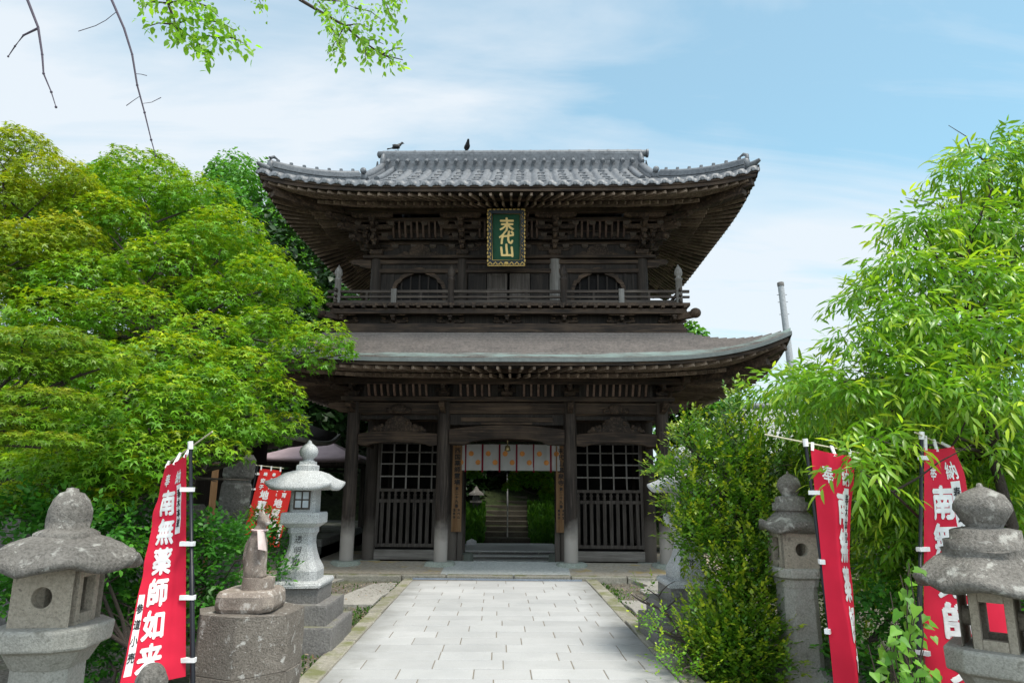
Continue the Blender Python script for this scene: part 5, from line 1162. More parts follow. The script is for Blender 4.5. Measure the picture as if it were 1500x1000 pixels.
Lg = [(1450, 235, 46, 36, 6.60), (1405, 255, 34, 28, 6.40), (1490, 260, 40, 40, 6.60), (1350, 325, 44, 34, 6.20), (1326, 350, 24, 20, 6.20), (1420, 335, 52, 40, 6.20), (1490, 340, 50, 44, 6.20), (1311, 392, 38, 30, 6.00), (1345, 405, 52, 38, 6.00), (1430, 420, 56, 42, 5.80), (1500, 430, 50, 50, 5.80), (1266, 432, 34, 28, 5.90), (1326, 468, 54, 40, 5.70), (1390, 490, 56, 42, 5.50), (1480, 500, 56, 46, 5.40), (1261, 505, 44, 36, 5.80), (1326, 545, 54, 40, 5.50), (1380, 565, 56, 40, 5.30), (1460, 580, 56, 44, 5.20), (1191, 558, 34, 22, 5.90), (1241, 580, 48, 34, 5.70), (1306, 620, 52, 40, 6.30), (1350, 640, 54, 40, 6.30), (1430, 650, 54, 40, 6.30), (1500, 660, 46, 46, 6.30), (1261, 690, 34, 34, 5.00), (1316, 715, 44, 44, 6.40), (1350, 730, 40, 50, 6.70), (1440, 720, 60, 50, 6.70), (1326, 800, 40, 50, 6.80), (1276, 640, 34, 26, 5.20), (1460, 205, 22, 16, 6.70), (1560, 300, 70, 90, 6.40), (1560, 480, 70, 100, 6.00), (1560, 650, 70, 90, 6.90), (1400, 780, 60, 60, 7.10)]
for px, py, Y in ((1330, 480, 6.8), (1420, 520, 6.8), (1480, 430, 7), (1280, 560, 6.8), (1350, 590, 6.6), (1440, 610, 6.6), (1250, 600, 7), (1300, 660, 6.6), (1370, 680, 6.6), (1460, 690, 6.6), (1270, 740, 6.6), (1330, 770, 6.6), (1400, 750, 6.6), (1470, 760, 6.6), (1290, 850, 6.7), (1350, 850, 6.7), (1180, 600, 7.4), (1140, 575, 6.6), (1400, 400, 7), (1440, 350, 7), (1460, 290, 7.2), (1200, 640, 7)): Lg.append((px+(24 if px < 1330 else 0), py, 56, 48, Y+(.6 if py > 620 else 0)))
plant('drooping_leaf_tree', 'tall tree with long drooping bright green leaves filling the right edge', 'tree', Lg, (4.6, 6.2, -.1), 'long', LANCE, ((4.4, 6.2, 3.2), .07, 1), nm='crown', dens=17, nl=8, ln=.3, droop=.75, spread=.75, leaf=.128, low=-.6, tip=.9, fill=.3)
Sh = [(1085, 625, 30, 44, 8.10), (1020, 650, 30, 26, 7.80), (985, 690, 26, 18, 7.70), (1060, 680, 52, 40, 7.90), (1130, 670, 48, 44, 8.00), (1190, 660, 40, 40, 8.15), (1010, 730, 36, 28, 7.60), (1080, 740, 58, 44, 7.70), (1150, 740, 50, 44, 8.05), (1025, 790, 42, 34, 7.50), (1095, 810, 58, 48, 7.50), (1010, 770, 30, 24, 7.60), (1088, 860, 56, 46, 7.30), (1102, 880, 50, 48, 7.40), (1068, 920, 62, 40, 7.10), (1092, 950, 60, 50, 7.00), (1078, 975, 62, 40, 6.90), (1038, 940, 34, 24, 7.00), (1210, 720, 40, 60, 8.45), (1215, 850, 40, 70, 8.45), (1230, 960, 50, 60, 8.15), (1080, 590, 12, 24, 8.10), (1000, 622, 16, 14, 7.80), (965, 684, 14, 8, 7.70)]
plant('evergreen_shrub', 'dense upright evergreen shrub with yellow green tips hiding a white lantern', 'shrub', Sh, (2.6, 7.7, -.1), 'shrub', OVAL, ((2.7, 7.8, 1.4), .05, 3), dens=8.5, nl=10, ln=.23, droop=-.12, spread=.8, leaf=.054, lumpy=.6, low=-.9, tip=1.0, upbias=.45, fill=.35)
Wp = [(948, 862, 22, 14, 7.9), (975, 920, 30, 20, 7.0), (955, 915, 20, 14, 7.0), (985, 960, 30, 22, 6.6), (925, 870, 12, 6, 8.0), (1000, 985, 40, 24, 6.3)]
plant('wispy_bush', 'wispy light green bush spilling towards the right edge of the paving', 'bush', Wp, (1.95, 7.0, -.1), 'maple', OVAL, ((1.9, 7.0, .25), .012, 3), dens=.9, nl=8, ln=.16, droop=.1, spread=.8, leaf=.035, low=-.5, tip=.6, upbias=.3, fill=.4)
Lo = [(110, 800, 80, 50, 5.80), (230, 800, 60, 50, 6.70), (310, 800, 50, 40, 6.80), (300, 860, 50, 50, 6.70), (170, 870, 60, 60, 6.70), (60, 760, 70, 40, 6.00), (150, 760, 60, 40, 6.70), (390, 800, 30, 24, 8.60), (30, 860, 60, 60, 5.60), (300, 920, 40, 40, 6.70), (150, 960, 70, 60, 6.70), (230, 900, 60, 60, 6.70), (390, 840, 30, 24, 8.00), (350, 790, 30, 26, 7.60)]
plant('low_shrub', 'dark green low shrubbery behind the leaning red banner and the mossy lantern', 'shrub', Lo, (-2.9, 5.8, -.1), 'low', OVAL, ((-2.9, 5.8, .5), .03, 2), dens=6, nl=7, ln=.2, droop=.25, spread=.8, leaf=.065, low=-.5, tip=.8, upbias=.1, fill=.4)
Lr = [(1290, 900, 50, 50, 6.6), (1350, 930, 50, 50, 6.4), (1420, 900, 50, 60, 6.6), (1480, 880, 60, 60, 6.6), (1260, 980, 40, 40, 6.6), (1330, 1000, 60, 40, 6.2), (1400, 830, 50, 40, 7)]
plant('low_shrub', 'dark green undergrowth between and behind the two right hand banners', 'shrub', Lr, (3.4, 6.6, -.1), 'low', OVAL, ((3.4, 6.6, .4), .02, 2), dens=5, nl=7, ln=.2, droop=.25, spread=.8, leaf=.065, low=-.5, tip=.8, upbias=.1, fill=.4)
Rb = [(380, 757, 22, 12, 9.6), (395, 775, 16, 10, 9.6), (370, 795, 18, 14, 9.4), (390, 752, 14, 8, 9.6)]
plant('small_bush', 'small clipped bush right behind the statue head below the scarlet banners', 'bush', Rb, (-3.4, 9.6, -.1), 'shrub', OVAL, ((-3.4, 9.6, .9), .02, 2), dens=3.0, nl=7, ln=.1, droop=0, spread=.7, leaf=.035, low=-.7, tip=.8, upbias=.2)
# heart leaved plant
hp = thing('heart_leaf_vine', 'broad heart leaved vine growing between the two right banners', 'plant', (2.35, 4.2, -.1)); mb = MB(); P, D, NN, SZ, TT = [], [], [], [], []
for k in range(26):
    px, py = random.choice([(1330, 850), (1310, 880), (1300, 920), (1340, 900), (1270, 960), (1320, 960), (1350, 960), (1300, 985), (1320, 830), (1345, 870), (1335, 935), (1285, 940)]); q = at(px+random.uniform(-14, 14), py+random.uniform(-14, 14), random.uniform(4.2, 4.7))-Vector((2.35, 4.2, -.1)); W_ = wobble((random.uniform(-.1, .2), random.uniform(-.05, .2), 0), q, 5, .06); mb.tube(W_, [.006, .006, .005, .005, .004, .003], 5)
    for j in range(9):
        f = random.uniform(.35, 1.05); a = W_[min(4, int(f*5))].lerp(W_[min(5, int(f*5)+1)], (f*5) % 1); P.append(a+Vector((random.uniform(-.05, .05), random.uniform(-.07, .02), random.uniform(-.02, .03)))); D.append((random.uniform(-1, 1), random.uniform(-.9, .2), random.uniform(-.9, -.1))); NN.append((random.uniform(-.4, .4), -.6+random.uniform(-.3, .3), .8)); SZ.append(random.uniform(.05, .085)); TT.append(random.random())
mb.build('stem', 'twig', hp); leafmesh('foliage', 'heart', hp, P, D, NN, np.array(SZ), np.array(TT), *HEART)
# tall grass blades by the vine and moss strip
# overhanging cherry: trunk left of the viewer, limbs passing overhead
ch = thing('overhanging_cherry_tree', 'cherry branches with fresh leaves and bare twigs hanging in from the top edge', 'tree', (-3.6, 1.2, -.1)); cb = Vector((-3.6, 1.2, -.1)); mb = MB()
T = wobble((0, 0, 0), (.3, .3, 4.2), 6, .04); mb.tube(T, [.2-.018*k for k in range(7)], 10)
def limb(pts, r0, r1, start=None):
    P = [Vector(p)-cb for p in pts]
    if start is not None: P = [T[start]]+P
    n = len(P); mb.tube(P, [lerp(r0, r1, (k/(n-1))**.6) for k in range(n)], 6); return [p+cb for p in P]
twigs = []
Yc = 3.3
l1 = limb([at(225, -120, 3.2), at(240, -20, Yc), at(248, 10, Yc), at(258, 38, Yc), at(290, 62, Yc)], .022, .003, 4)
twigs.append(([at(225, -60, Yc), at(245, 5, Yc), at(256, 36, Yc), at(285, 60, Yc), at(312, 78, Yc)], 1))
for a, b in (((256, 36), (208, 42)), ((256, 36), (300, 30)), ((300, 30), (345, 45)), ((285, 60), (320, 55)), ((320, 55), (362, 66)), ((245, 5), (205, 10)), ((245, 5), (290, 5)), ((290, 5), (320, 25)), ((256, 36), (262, 62)), ((285, 60), (300, 80)), ((225, -40), (200, 0)), ((240, -20), (300, -15))):
    p = [at(*a, Yc+.02), at((a[0]+b[0])/2, (a[1]+b[1])/2-5, Yc-.05), at(*b, Yc-.1+random.uniform(-.2, .2))]; limb(p, .006, .0015); twigs.append((p, 1))
l2 = limb([at(330, -160, 3.0), at(400, -40, 3.4), at(440, 0, 3.5), at(470, 18, 3.5), at(505, 38, 3.5), at(530, 60, 3.5), at(560, 80, 3.5), at(590, 88, 3.5)], .02, .0025, 5); twigs.append((l2[4:], 1))
for a, b in (((465, 0), (485, 40)), ((485, 40), (502, 85)), ((470, 0), (520, 12)), ((520, 12), (560, 30)), ((505, 38), (540, 40)), ((530, 60), (562, 65)), ((560, 80), (590, 70)), ((560, 80), (575, 98)), ((505, 38), (480, 80)), ((530, 60), (535, 90)), ((550, -10), (575, 30)), ((545, -20), (590, 5)), ((365, -10), (385, 12))):
    p = [at(*a, 3.5), at((a[0]+b[0])/2+3, (a[1]+b[1])/2-4, 3.45), at(*b, 3.4+random.uniform(-.2, .2))]; limb(p, .005, .0015); twigs.append((p, .85))
mb2 = mb; mb.build('trunk', 'twig', ch); mb = MB()
for pts, r in (([(30, -60), (41, 0), (55, 40), (62, 80), (65, 108), (75, 135), (82, 157)], .009), ([(55, 42), (35, 52), (22, 68), (12, 83)], .007), ([(150, -60), (163, 0), (180, 42), (193, 80), (200, 125), (212, 165), (222, 205), (228, 228)], .0085), ([(170, 18), (155, 30), (140, 38), (115, 46)], .002), ([(197, 108), (207, 109), (215, 111)], .0015), ([(205, 141), (196, 147), (185, 155)], .0015), ([(208, 152), (222, 150), (236, 143)], .0012)):
    P = [at(x+(random.uniform(-2, 2) if 0 < i_ < len(pts)-1 and r > .005 else 0), y, 3.6) for i_, (x, y) in enumerate(pts)]; mb.tube([p-cb for p in P], [lerp(r, .0022, k/(len(P)-1)) for k in range(len(P))], 6)
    for p in P[1:]: mb.ball(p-cb, r*.9, r*.9, r*.9, 6, None, 4)
mb.tube([T[5], at(30, -140, 3.2)-cb, at(30, -60, 3.6)-cb], [.05, .02, .009], 6); mb.tube([T[5], at(140, -150, 3.2)-cb, at(150, -60, 3.6)-cb], [.05, .02, .009], 6)
mb.build('bare_twig', 'twig2', ch)
P, D, NN, SZ, TT = [], [], [], [], []
for pts, sc in twigs:
    for a, b in zip(pts[:-1], pts[1:]):
        n = max(2, int((b-a).length/.0065))
        for k in range(n):
            p = a.lerp(b, random.random())-cb+Vector((random.gauss(0, .022), random.gauss(0, .05), random.gauss(-.008, .022))); P.append(p); d = Vector((random.uniform(-1, 1), random.uniform(-.7, .7), random.uniform(-1.3, .1)))+(b-a).normalized()*.4; D.append(tuple(d)); NN.append((random.uniform(-.5, .5), random.uniform(-.8, .2), random.uniform(.3, 1))); SZ.append(random.uniform(.024, .056)*sc); TT.append(random.random())
leafmesh('foliage', 'cherry', ch, [tuple(p) for p in P], D, NN, np.array(SZ), np.array(TT), *OVAL)
# ------------------------------------------------------------------ woodland behind
def clump_tree(name, label, x, y, z, h, r, mat, n, leaf, group, nb=9, tip=.7, crown0=.35, squash=.8):
    t = thing(name, label, 'tree', (x, y, z), random.uniform(0, 6), group); P, D, NN, SZ, TT = [], [], [], [], []; cs = []
    for k in range(nb):
        a = random.uniform(0, 6.28); f = (k+.5)/nb; zz = h*lerp(crown0, .92, f); rad_ = r*(.25+.75*math.sin(math.pi*min(1, .25+f*.75)))*random.uniform(.4, .85) if k else 0
        br = r*random.uniform(.38, .6); c = (rad_*math.cos(a), rad_*math.sin(a), zz); cs.append(c); p, d, nr, hh = dome(c, (br, br, br*squash), n//nb, -.5, .25, .6, .1)
        P.append(p); D.append(d); NN.append(nr); SZ.append(leaf*RNG.uniform(.6, 1.2, len(p))); TT.append(np.clip(hh*RNG.random(len(p))*tip*random.uniform(.4, 1.3), 0, 1))
    leafmesh('crown', mat, t, np.vstack(P), np.vstack(D), np.vstack(NN), np.concatenate(SZ), np.concatenate(TT), *CLUMP)
    limbs('trunk', t, Vector((0, 0, -.4)), Vector((random.uniform(-.3, .3), random.uniform(-.3, .3), h*.8)), cs[:6], max(.08, r*.07), 'bark', 0)
    return t
M_['stele'] = stone('weathered_grey_stele', (.06, .055, .05), (.17, .16, .15), (.3, .3, .28), .6, rough=.95, scale=2, moss=(.04, .06, .02))
# forest on the hill at the left and behind the gate
hg = 'trees on the wooded hill'
rr = random.Random(11)
HT = [(150, 262, 62, 2.6), (335, 292, 46, 2.3), (365, 275, 60, 2.8), (395, 330, 42, 2.0), (425, 300, 50, 2.4), (380, 370, 36, 1.9), (430, 380, 38, 2.1), (455, 350, 44, 2.2), (465, 425, 34, 1.8), (420, 440, 30, 1.7), (440, 480, 26, 1.7), (475, 480, 30, 1.7), (120, 275, 58, 2.4), (60, 300, 52, 2.6), (260, 300, 52, 2.5), (490, 400, 46, 2.4), (330, 260, 66, 2.6), (520, 460, 36, 2.0), (400, 400, 34, 1.8), (290, 330, 40, 2.1)]
LBS = ['rounded mid green tree on the hill left of the upper roof', 'dark green rounded tree on the hill left of the balcony']
for k, (px, py, Y, r) in enumerate(HT):
    r *= Y/42; c = at(px, py, Y); zb = hillh(c.x, c.y); top = c.z+r*.6; h = max(2.5*r, min(top-zb, 4.5*r)); dark = k in (9, 10, 11, 17)
    clump_tree('broadleaf_tree', LBS[dark]if True else '', c.x, c.y, min(zb, top-h) if top-h < zb else top-h, h, r, 'wood2' if dark else 'wood1', 5200, .3*Y/45, hg+(', dark ones' if dark else ''), 11, .8, .3)
bh = 'shady trees behind the gateway'  # crowns packed in to block light over the stairs
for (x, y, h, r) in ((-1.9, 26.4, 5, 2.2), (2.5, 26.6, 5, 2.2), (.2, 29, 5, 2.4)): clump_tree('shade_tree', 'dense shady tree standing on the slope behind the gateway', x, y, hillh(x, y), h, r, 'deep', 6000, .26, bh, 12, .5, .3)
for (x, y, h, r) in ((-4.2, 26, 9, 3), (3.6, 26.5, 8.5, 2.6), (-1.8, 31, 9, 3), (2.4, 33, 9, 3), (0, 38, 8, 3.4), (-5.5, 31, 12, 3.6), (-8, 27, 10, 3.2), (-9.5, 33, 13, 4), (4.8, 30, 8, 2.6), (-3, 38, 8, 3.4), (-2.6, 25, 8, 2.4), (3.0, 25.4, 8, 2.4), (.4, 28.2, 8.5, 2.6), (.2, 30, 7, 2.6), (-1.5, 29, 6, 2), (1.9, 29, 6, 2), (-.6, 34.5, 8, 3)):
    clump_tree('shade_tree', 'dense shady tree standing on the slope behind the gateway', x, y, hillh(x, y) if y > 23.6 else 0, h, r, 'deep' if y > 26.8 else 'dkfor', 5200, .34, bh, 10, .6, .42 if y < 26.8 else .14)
for (x, y, h, r) in ((-1.5, 25.3, 1.9, .9), (-2.6, 25.0, 2.0, 1.0), (2.2, 25.3, 1.9, .9), (3.2, 25.2, 2.0, 1.0), (-.3, 26.3, 2.6, 1.0), (1.0, 26.4, 2.6, 1.0), (.3, 26.9, 3.2, 1.3), (-1.6, 26.6, 2.8, 1.3), (2.4, 26.6, 2.8, 1.3)):  # bushes added to make the view up the stairs go dark
    clump_tree('added_shade_bush', 'dark leafy bush added to darken the stairs behind the gateway', x, y, hillh(x, y)-.25, h, r, 'deep', 3600, .16, 'bushes added to darken the stairs', 9, .5, .12)
# branch with lit leaves behind the curtain
lb = thing('young_maple', 'young maple whose sunlit branches show under the curtain in the gateway', 'tree', (2.3, 22.2, -.05)); P, D, NN, SZ, TT = [], [], [], [], []; cs = []
for px, py, rx, ry in ((765, 700, 20, 12), (790, 705, 22, 14), (805, 722, 14, 14), (750, 712, 12, 8), (690, 694, 14, 8), (785, 690, 26, 10)):
    c = at(px, py, 21.6)-Vector((2.3, 22.2, -.05)); cs.append(tuple(c)); p, d, nr, hh = dome(c, (px_r(rx, 21.6), .4, px_r(ry, 21.6)), 420, -.6, .4); P.append(p); D.append(d); NN.append(nr); SZ.append(.11*RNG.uniform(.6, 1.2, len(p))); TT.append(hh*RNG.random(len(p)))
leafmesh('crown', 'maple', lb, np.vstack(P), np.vstack(D), np.vstack(NN), np.concatenate(SZ), np.concatenate(TT), *STAR); limbs('trunk', lb, (0, 0, -.1), Vector((.1, .1, 2.2)), cs, .06, 'bark', 1)
# grassy banks beside the stairs, one mass of blades
P, D = [], []
for _ in range(9000):
    s = random.choice((-1, 1)); x = .27+s*random.uniform(.8, 2.6); y = 22.6+2.3*random.random()**1.4; P.append((x, y, hillh(x, y)+.02)); D.append((random.uniform(-.5, .5), random.uniform(-.6, .3), 1))
tag(leafmesh('grass_bank', 'grass', None, P, D, RNG.normal(0, 1, (9000, 3))+np.array([0, -1, .3]), RNG.uniform(.15, .4, 9000), RNG.random(9000), *RHOMB), kind='stuff')
# leaf litter and weeds on the bare ground
P, D, NN = [], [], []
for _ in range(3800):
    x = random.choice((random.uniform(-3.6, -1.85), random.uniform(1.95, 3.2), random.uniform(-3, -1.83))); y = random.uniform(5.5, 13.5); P.append((x, y, random.uniform(-.05, .0))); D.append((random.uniform(-1, 1), random.uniform(-1, 1), random.uniform(-.2, .3))); NN.append((random.uniform(-.4, .4), random.uniform(-.4, .4), 1))
M_['litter'] = leafmat('dry_fallen_leaf', (.1, .065, .035), (.3, .24, .17), .1, .4)
tag(leafmesh('fallen_leaves', 'litter', None, P, D, NN, RNG.uniform(.02, .055, 3800), RNG.random(3800), *OVAL), kind='stuff')
P, D = [], []
for _ in range(2600):
    x = random.choice((random.gauss(-1.93, .08), random.gauss(2.0, .1), random.uniform(-3.5, -2))); y = random.uniform(5.2, 13.6); P.append((x, y, -.05)); D.append((random.uniform(-.7, .7), random.uniform(-.7, .7), 1))
tag(leafmesh('weeds', 'grass', None, P, D, RNG.normal(0, 1, (2600, 3)), RNG.uniform(.02, .07, 2600), RNG.random(2600), *RHOMB), kind='stuff')
# objects seen through the gateway
g2 = thing('garden_lantern', 'small pale stone lantern on the grassy slope seen through the gateway', 'lantern', at(697, 762, 24.5)); z = 0
MB().squares([(.3, -.6), (.3, .05), (.24, .07)]).build('base', 'stele', g2); MB().lathe([(.2, .06), (.12, .3), (.1, .5), (.16, .62)], 12).build('post', 'stele', g2); MB().squares([(.2, .61), (.2, .68), (.12, .68), (.12, .87)]).build('fire_box', 'stele', g2); MB().lathe([(.27, .86), (.25, .93), (.1, 1.03), (.06, 1.1), (.02, 1.17)], 8).build('cap', 'stele', g2)
gj = thing('roadside_statue', 'tiny grey stone statue standing on the grass right of the stairs', 'statue', at(788, 794, 23.6)); b = MB(); b.loft([[(rx*math.cos(a), rx*math.sin(a), z) for a in [.5236*i for i in range(12)]] for rx, z in ((.14, -.1), (.14, .15), (.12, .3), (.06, .4))]); b.ball((0, 0, .47), .09, .09, .1); b.build('body', 'greystone', gj, 0, 2, .025)
def notice(label, c, w, h):
    t = thing('notice_board', label, 'sign', c); MB().box(-w/2, w/2, -.02, .02, 0, h).build('board', 'white', t); [MB().box(s*w*.4-.02, s*w*.4+.02, .021, .06, -.7, h*.9).build('leg', 'lat', t) for s in (-1, 1)]
    lt = Letters(); [write(lt, '山', -w*.3+k*w*.3, h*.55, .13, .15, lambda u, v, q: (u, -.022, v), 0) for k in range(1)]
notice('small white notice board on posts at the right side of the gateway slope', at(810, 779, 23.6), .36, .24)
wb = thing('white_box', 'little white box at the foot of the slope left of the stairs', 'box', at(690.5, 803, 21.8)); MB().prism([(-.15, 0), (.15, 0), (.15, .22), (0, .29), (-.15, .22)], -.12, .12, 'y').build('box', 'white', wb, .01); MB().box(-.11, .11, -.125, -.1201, .04, .06).build('slot', 'greystone', wb)
hr_ = thing('handrail', 'thin metal handrail rising along the middle of the shaded stairs', 'handrail', (.3, 23.2, .1)); mb = MB(); mb.tube([(0, 0, 1.0), (0, 4, 2.85), (0, 8, 4.7)], .025, 8); mb.build('rail', plain('grey_pipe', (.25, .25, .25), .5, .5), hr_)
for k in range(5): MB().tube([(0, 2*k, -.3+.9*k), (0, 2*k, 1.0+.92*k)], .022, 8).build('upright', 'greystone', hr_)
# ------------------------------------------------------------------ buildings at the left
hall = thing('temple_hall', 'dark timber hall with a heavy overhanging roof behind the maples', 'building', (-8.6, 16.0, .1))
MB().box(-3, 2.4, -1.6, 2.6, -.5, 2.7).build('wall', 'board', hall)
for x in (-2.9, -1.1, .7, 2.35):
    MB().box(x-.1, x+.1, -1.75, -1.6, -.4, 2.7).build('pillar', 'darkwood', hall)
for z in (.2, 1.0, 2.2): MB().box(-3, 2.4, -1.72, -1.61, z, z+.12).build('rail', 'lat', hall)
M_['darkroof'] = stone('dark_hall_roof', (.03, .026, .023), (.07, .06, .053), None)
def swept_roof(parent, hx, hy, z0, z1, tx, sori, mat, nm='roof', th=.14):
    mb = MB(); us = [-1+k/10 for k in range(21)]
    for s in 'fblr':
        rows = []
        for v in [k/8 for k in range(9)]:
            x, y = lerp(hx, tx, v), lerp(hy, .05, v); z = z0+(z1-z0)*(.75*v+.25*v*v); r = []
            for u in us:
                zz = z+sori*abs(u)**4*(1-v)**2; r.append({'f': (x*u, -y, zz), 'b': (x*u, y, zz), 'l': (-x, y*u, zz), 'r': (x, y*u, zz)}[s])
            rows.append(r)
        rows.insert(0, [(p[0]*.99, p[1]*.99, p[2]-th) for p in rows[0]]); rows.insert(0, [(p[0]*.6, p[1]*.6, p[2]+.05) for p in rows[0]]); mb.grid(rows, True, s in 'br')
    return mb.build(nm, mat, parent)
r_ = swept_roof(hall, 4.0, 3.6, 2.75, 4.5, 1.2, .35, 'darkroof'); mb = MB()
mb.tube([(-1.2, 0, 4.55), (1.2, 0, 4.55)], .14, 8); mb.build('ridge', 'tile', r_)
MB().tube([(4.04*u, -3.66, 2.68+.35*abs(u)**4) for u in [-1+k/8 for k in range(17)]], .06, 8).build('gutter', plain('grey_gutter', (.3, .32, .33), .4, .4), hall); MB().tube([(4.06, 3.6*u, 2.68+.35*abs(u)**4) for u in [-1+k/8 for k in range(17)]], .06, 8).build('gutter', 'greystone', hall)
pv = thing('pavilion', 'open pavilion with a pinkish copper pyramid roof beside the left gate pillar', 'pavilion', (-5.55, 21.5, .45)); M_['pink'] = plain('pinkish_copper', (.36, .27, .28), .5, 0, 0, 3)
rf = swept_roof(pv, 1.55, 1.5, 2.05, 2.72, .16, .06, 'pink', 'roof', .1); MB().squares([(.2, 2.68), (.2, 2.8), (.14, 2.84), (.12, 2.95), (.02, 2.98)]).build('roof_cap', plain('mauve_cap', (.13, .1, .13), .5), rf)
for sx in (-1, 1):
    for sy in (-1, 1): MB().box(sx*1.15-.07, sx*1.15+.07, sy*1.1-.07, sy*1.1+.07, -.02, 2.1).build('post', 'lat', pv)
for sy in (-1, 1): MB().box(-1.25, 1.25, sy*1.1-.05, sy*1.1+.05, 1.85, 2.0).build('beam', 'lat', pv)
for sx in (-1, 1): MB().box(sx*1.15-.05, sx*1.15+.05, -1.05, 1.05, 1.86, 1.99).build('beam', 'lat', pv)
MB().box(-1.05, 1.05, -.95, .95, 1.7, 1.75).build('ceiling', 'dark', pv)
bx = thing('offering_box', 'low slatted box with rusty stripes under the pavilion', 'box', (-5.75, 19.9, .45)); b = MB()
for k in range(12): b.box(-.66+k*.11, -.57+k*.11, -.02, .02, 0, .5)
b.box(-.68, .68, -.3, -.021, .02, .06); b.box(-.66, .66, .03, .5, .0, .46); b.build('slat_front', plain('rusty_cream_slats', (.36, .3, .24), .7, 0, .4), bx); MB().box(-.7, .7, -.05, .55, .5, .55).build('lid', 'lat', bx)
# stone fence and tall stone post behind the low shrubs
sp_ = thing('stone_post', 'tall square stone post with a notched neck left of the scarlet banners', 'post', (-3.72, 9.6, -.1), rad(12)); sp_.rotation_euler = (0, rad(4), rad(22)); MB().squares([(.2, -.1), (.19, 1.86), (.17, 1.88), (.17, 1.93), (.2, 1.96), (.2, 2.2), (.15, 2.27)]).build('shaft', 'stele', sp_, .015, 2, 0, .01, 3)
fn_ = thing('stone_fence', 'row of squat grey stone fence posts with rails behind the shrubs', 'fence', (-5.0, 9.8, -.1), rad(6))
for k in range(7): MB().squares([(.15, -.1), (.145, 1.5), (.1, 1.58)], 0, (-2.6+k*.56, 0, 0)).build('post', 'stele', fn_, .012)
for z in (.5, 1.1): MB().box(-2.8, 1.0, -.06, .06, z, z+.16).build('rail', 'stele', fn_, .01)
pk = thing('wooden_tablet', 'narrow pale wooden tablet standing behind the stone fence', 'sign', at(313, 716, 11.2)-Vector((0, 0, 1.6))); MB().box(-.05, .05, -.012, .012, 0, 2.0).build('plank', 'sign', pk); MB().box(-.065, .065, -.02, .02, 2.001, 2.03).build('top_batten', 'lat', pk)
# bicycle behind the left corner pillar
by = thing('bicycle', 'parked bicycle half hidden behind the left corner pillar of the gate', 'bicycle', GL(-3.15, 1.2, -.15)+Vector((0, 1.5, 0)), rad(80)); M_['steel'] = plain('dull_steel', (.35, .35, .36), .4, .7)
for x in (-.52, .52):
    w = MB().tube([(x+.32*math.cos(a), 0, .33+.32*math.sin(a)) for a in [2*math.pi*k/24 for k in range(25)]], .018, 7).build('wheel', 'polemat', by); s = MB(); [s.tube([(x, 0, .33), (x+.31*math.cos(a), 0, .33+.31*math.sin(a))], .003, 4) for a in [2*math.pi*k/14 for k in range(14)]]; s.build('spokes', 'steel', w)
MB().tube([(-.52, 0, .33), (-.1, 0, .3), (-.22, 0, .78), (-.52, 0, .33)], .014, 6).tube([(-.1, 0, .3), (.38, 0, .75), (-.2, 0, .7)], .016, 6).tube([(.52, 0, .33), (.36, 0, .95)], .014, 6).build('frame', 'steel', by)
MB().tube([(.3, -.28, 1.0), (.4, -.15, 1.03), (.36, 0, .96), (.4, .15, 1.03), (.3, .28, 1.0)], .013, 6).build('handlebar', 'steel', by); MB().ball((-.25, 0, .82), .13, .08, .035).build('saddle', 'polemat', by); MB().box(.48, .74, -.15, .15, .72, .92).build('basket', 'lat', by)
# ------------------------------------------------------------------ right background
hs = thing('tiled_house', 'house with a pale grey tiled roof glimpsed behind the evergreen shrub', 'house', (11.5, 24.5, -.05), rad(-6)); MB().box(-3, 3, -2, 2, 0, 2.9).build('wall', plain('cream_wall', (.3, .28, .24), .8), hs); MB().box(-3.01, 3.01, -2.04, -2.001, 0, .8).build('wainscot', 'lat', hs)
for x in (-1.8, .2, 1.8): w = MB().box(x-.45, x+.45, -2.06, -2.002, 1.1, 2.2).build('window', 'lat', hs); MB().box(x-.4, x+.4, -2.07, -2.061, 1.15, 2.15).build('pane', plain('dark_glass', (.03, .035, .04), .15), w)
mb = MB()
for s in (-1, 1):
    rows = []
    for v in [k/10 for k in range(11)]:
        for e, dz in ((0, .03), (.095, 0)): vv = min(1, v+e); rows.append([(-3.5+7*k/84, s*(-2.6)*(1-vv), 2.75+1.9*vv+dz+.04*abs(math.sin(k*math.pi/3))) for k in range(85)])
    mb.grid(rows, True, s < 0)
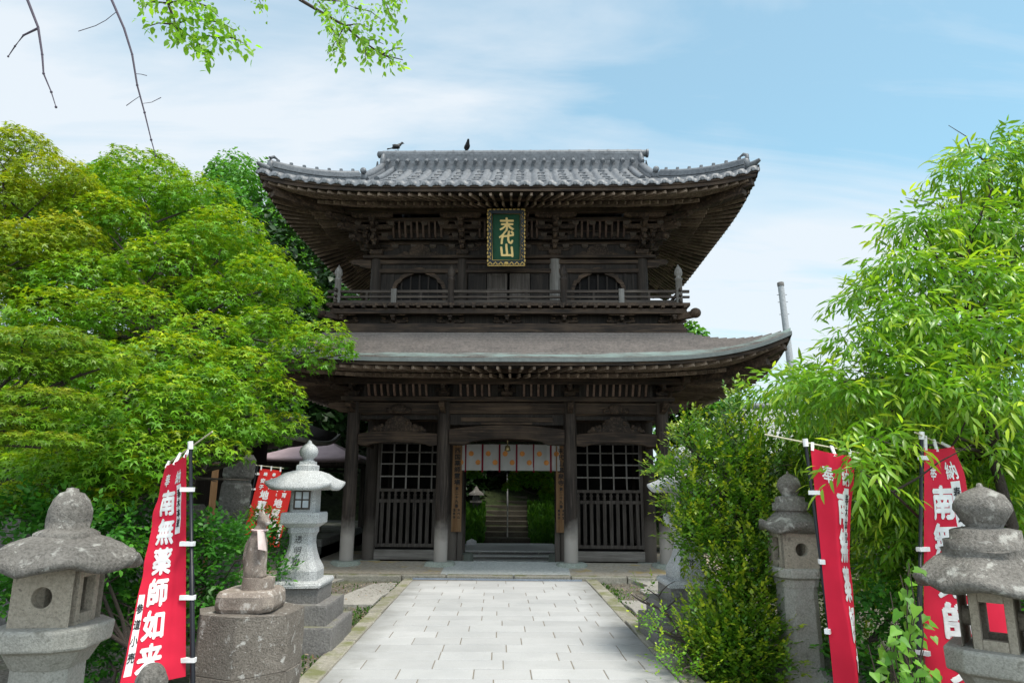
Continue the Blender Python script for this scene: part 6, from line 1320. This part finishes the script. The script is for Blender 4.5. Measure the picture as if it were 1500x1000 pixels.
rf = mb.build('roof', plain('pale_grey_tile', (.26, .27, .28), .5, 0, 0, 6), hs); MB().tube([(-3.55, 0, 4.72), (3.55, 0, 4.72)], .14, 8).build('ridge', 'tile', rf)
for s in (-1, 1): MB().prism([(-2.2, 2.9), (2.2, 2.9), (0, 4.5)], s*2.95-.03, s*2.95+.03, 'x').build('gable', 'lat', hs)
up = thing('utility_pole', 'grey concrete utility pole rising above the trees right of the lower roof', 'pole', (11.6, 26, -.1)); up.rotation_euler = (0, rad(-2.5), 0); M_['pole'] = stone('pole_concrete', (.3, .31, .32), (.42, .43, .44), None, scale=1.5, bmp=.1)
MB().lathe([(.17, -.1), (.115, 9.75)], 16).build('shaft', 'pole', up); MB().lathe([(.13, 9.76), (.13, 9.9), (.1, 9.92)], 14).build('top_cap', 'stele', up)
for z in (8.6, 9.1, 9.4): MB().tube([(-.2, 0, z), (.2, 0, z)], .012, 6).build('step_peg', 'stele', up)
rg_ = 'trees in the right background'
for (x, y, h, r, mt) in ((5.4, 20.5, 4.2, 1.5, 'wood2'), (7.4, 21.5, 4, 1.7, 'wood2'), (6.6, 24.5, 8.2, 1.6, 'wood1'), (13, 31, 6, 2.6, 'wood1'), (17, 29, 6, 3, 'wood1'), (21, 32, 7, 3.4, 'wood2'), (8.2, 16.5, 3.2, 1.4, 'wood1'), (10.5, 18, 3.6, 1.6, 'wood1'), (13.5, 19, 4, 1.9, 'wood2'), (6.2, 13.5, 2.8, 1.2, 'wood2'), (8, 11, 3, 1.4, 'wood2'), (9.5, 13, 3.4, 1.6, 'wood2'), (26, 34, 8, 4, 'wood1'), (11.5, 9.5, 3.2, 1.6, 'wood2'), (14, 13.5, 3.6, 2, 'wood2'), (16.5, 17, 4.5, 2.2, 'wood1')):
    clump_tree('garden_tree', 'leafy garden tree standing behind the shrub and the drooping tree' if y < 24 else 'rounded tree rising behind the right side of the gate', x, y, -.1, h, r, mt, 4200, .16 if y < 24 else .24, rg_+(' near' if y < 24 else ' far'), 9, .7, .15 if y < 24 else .25)
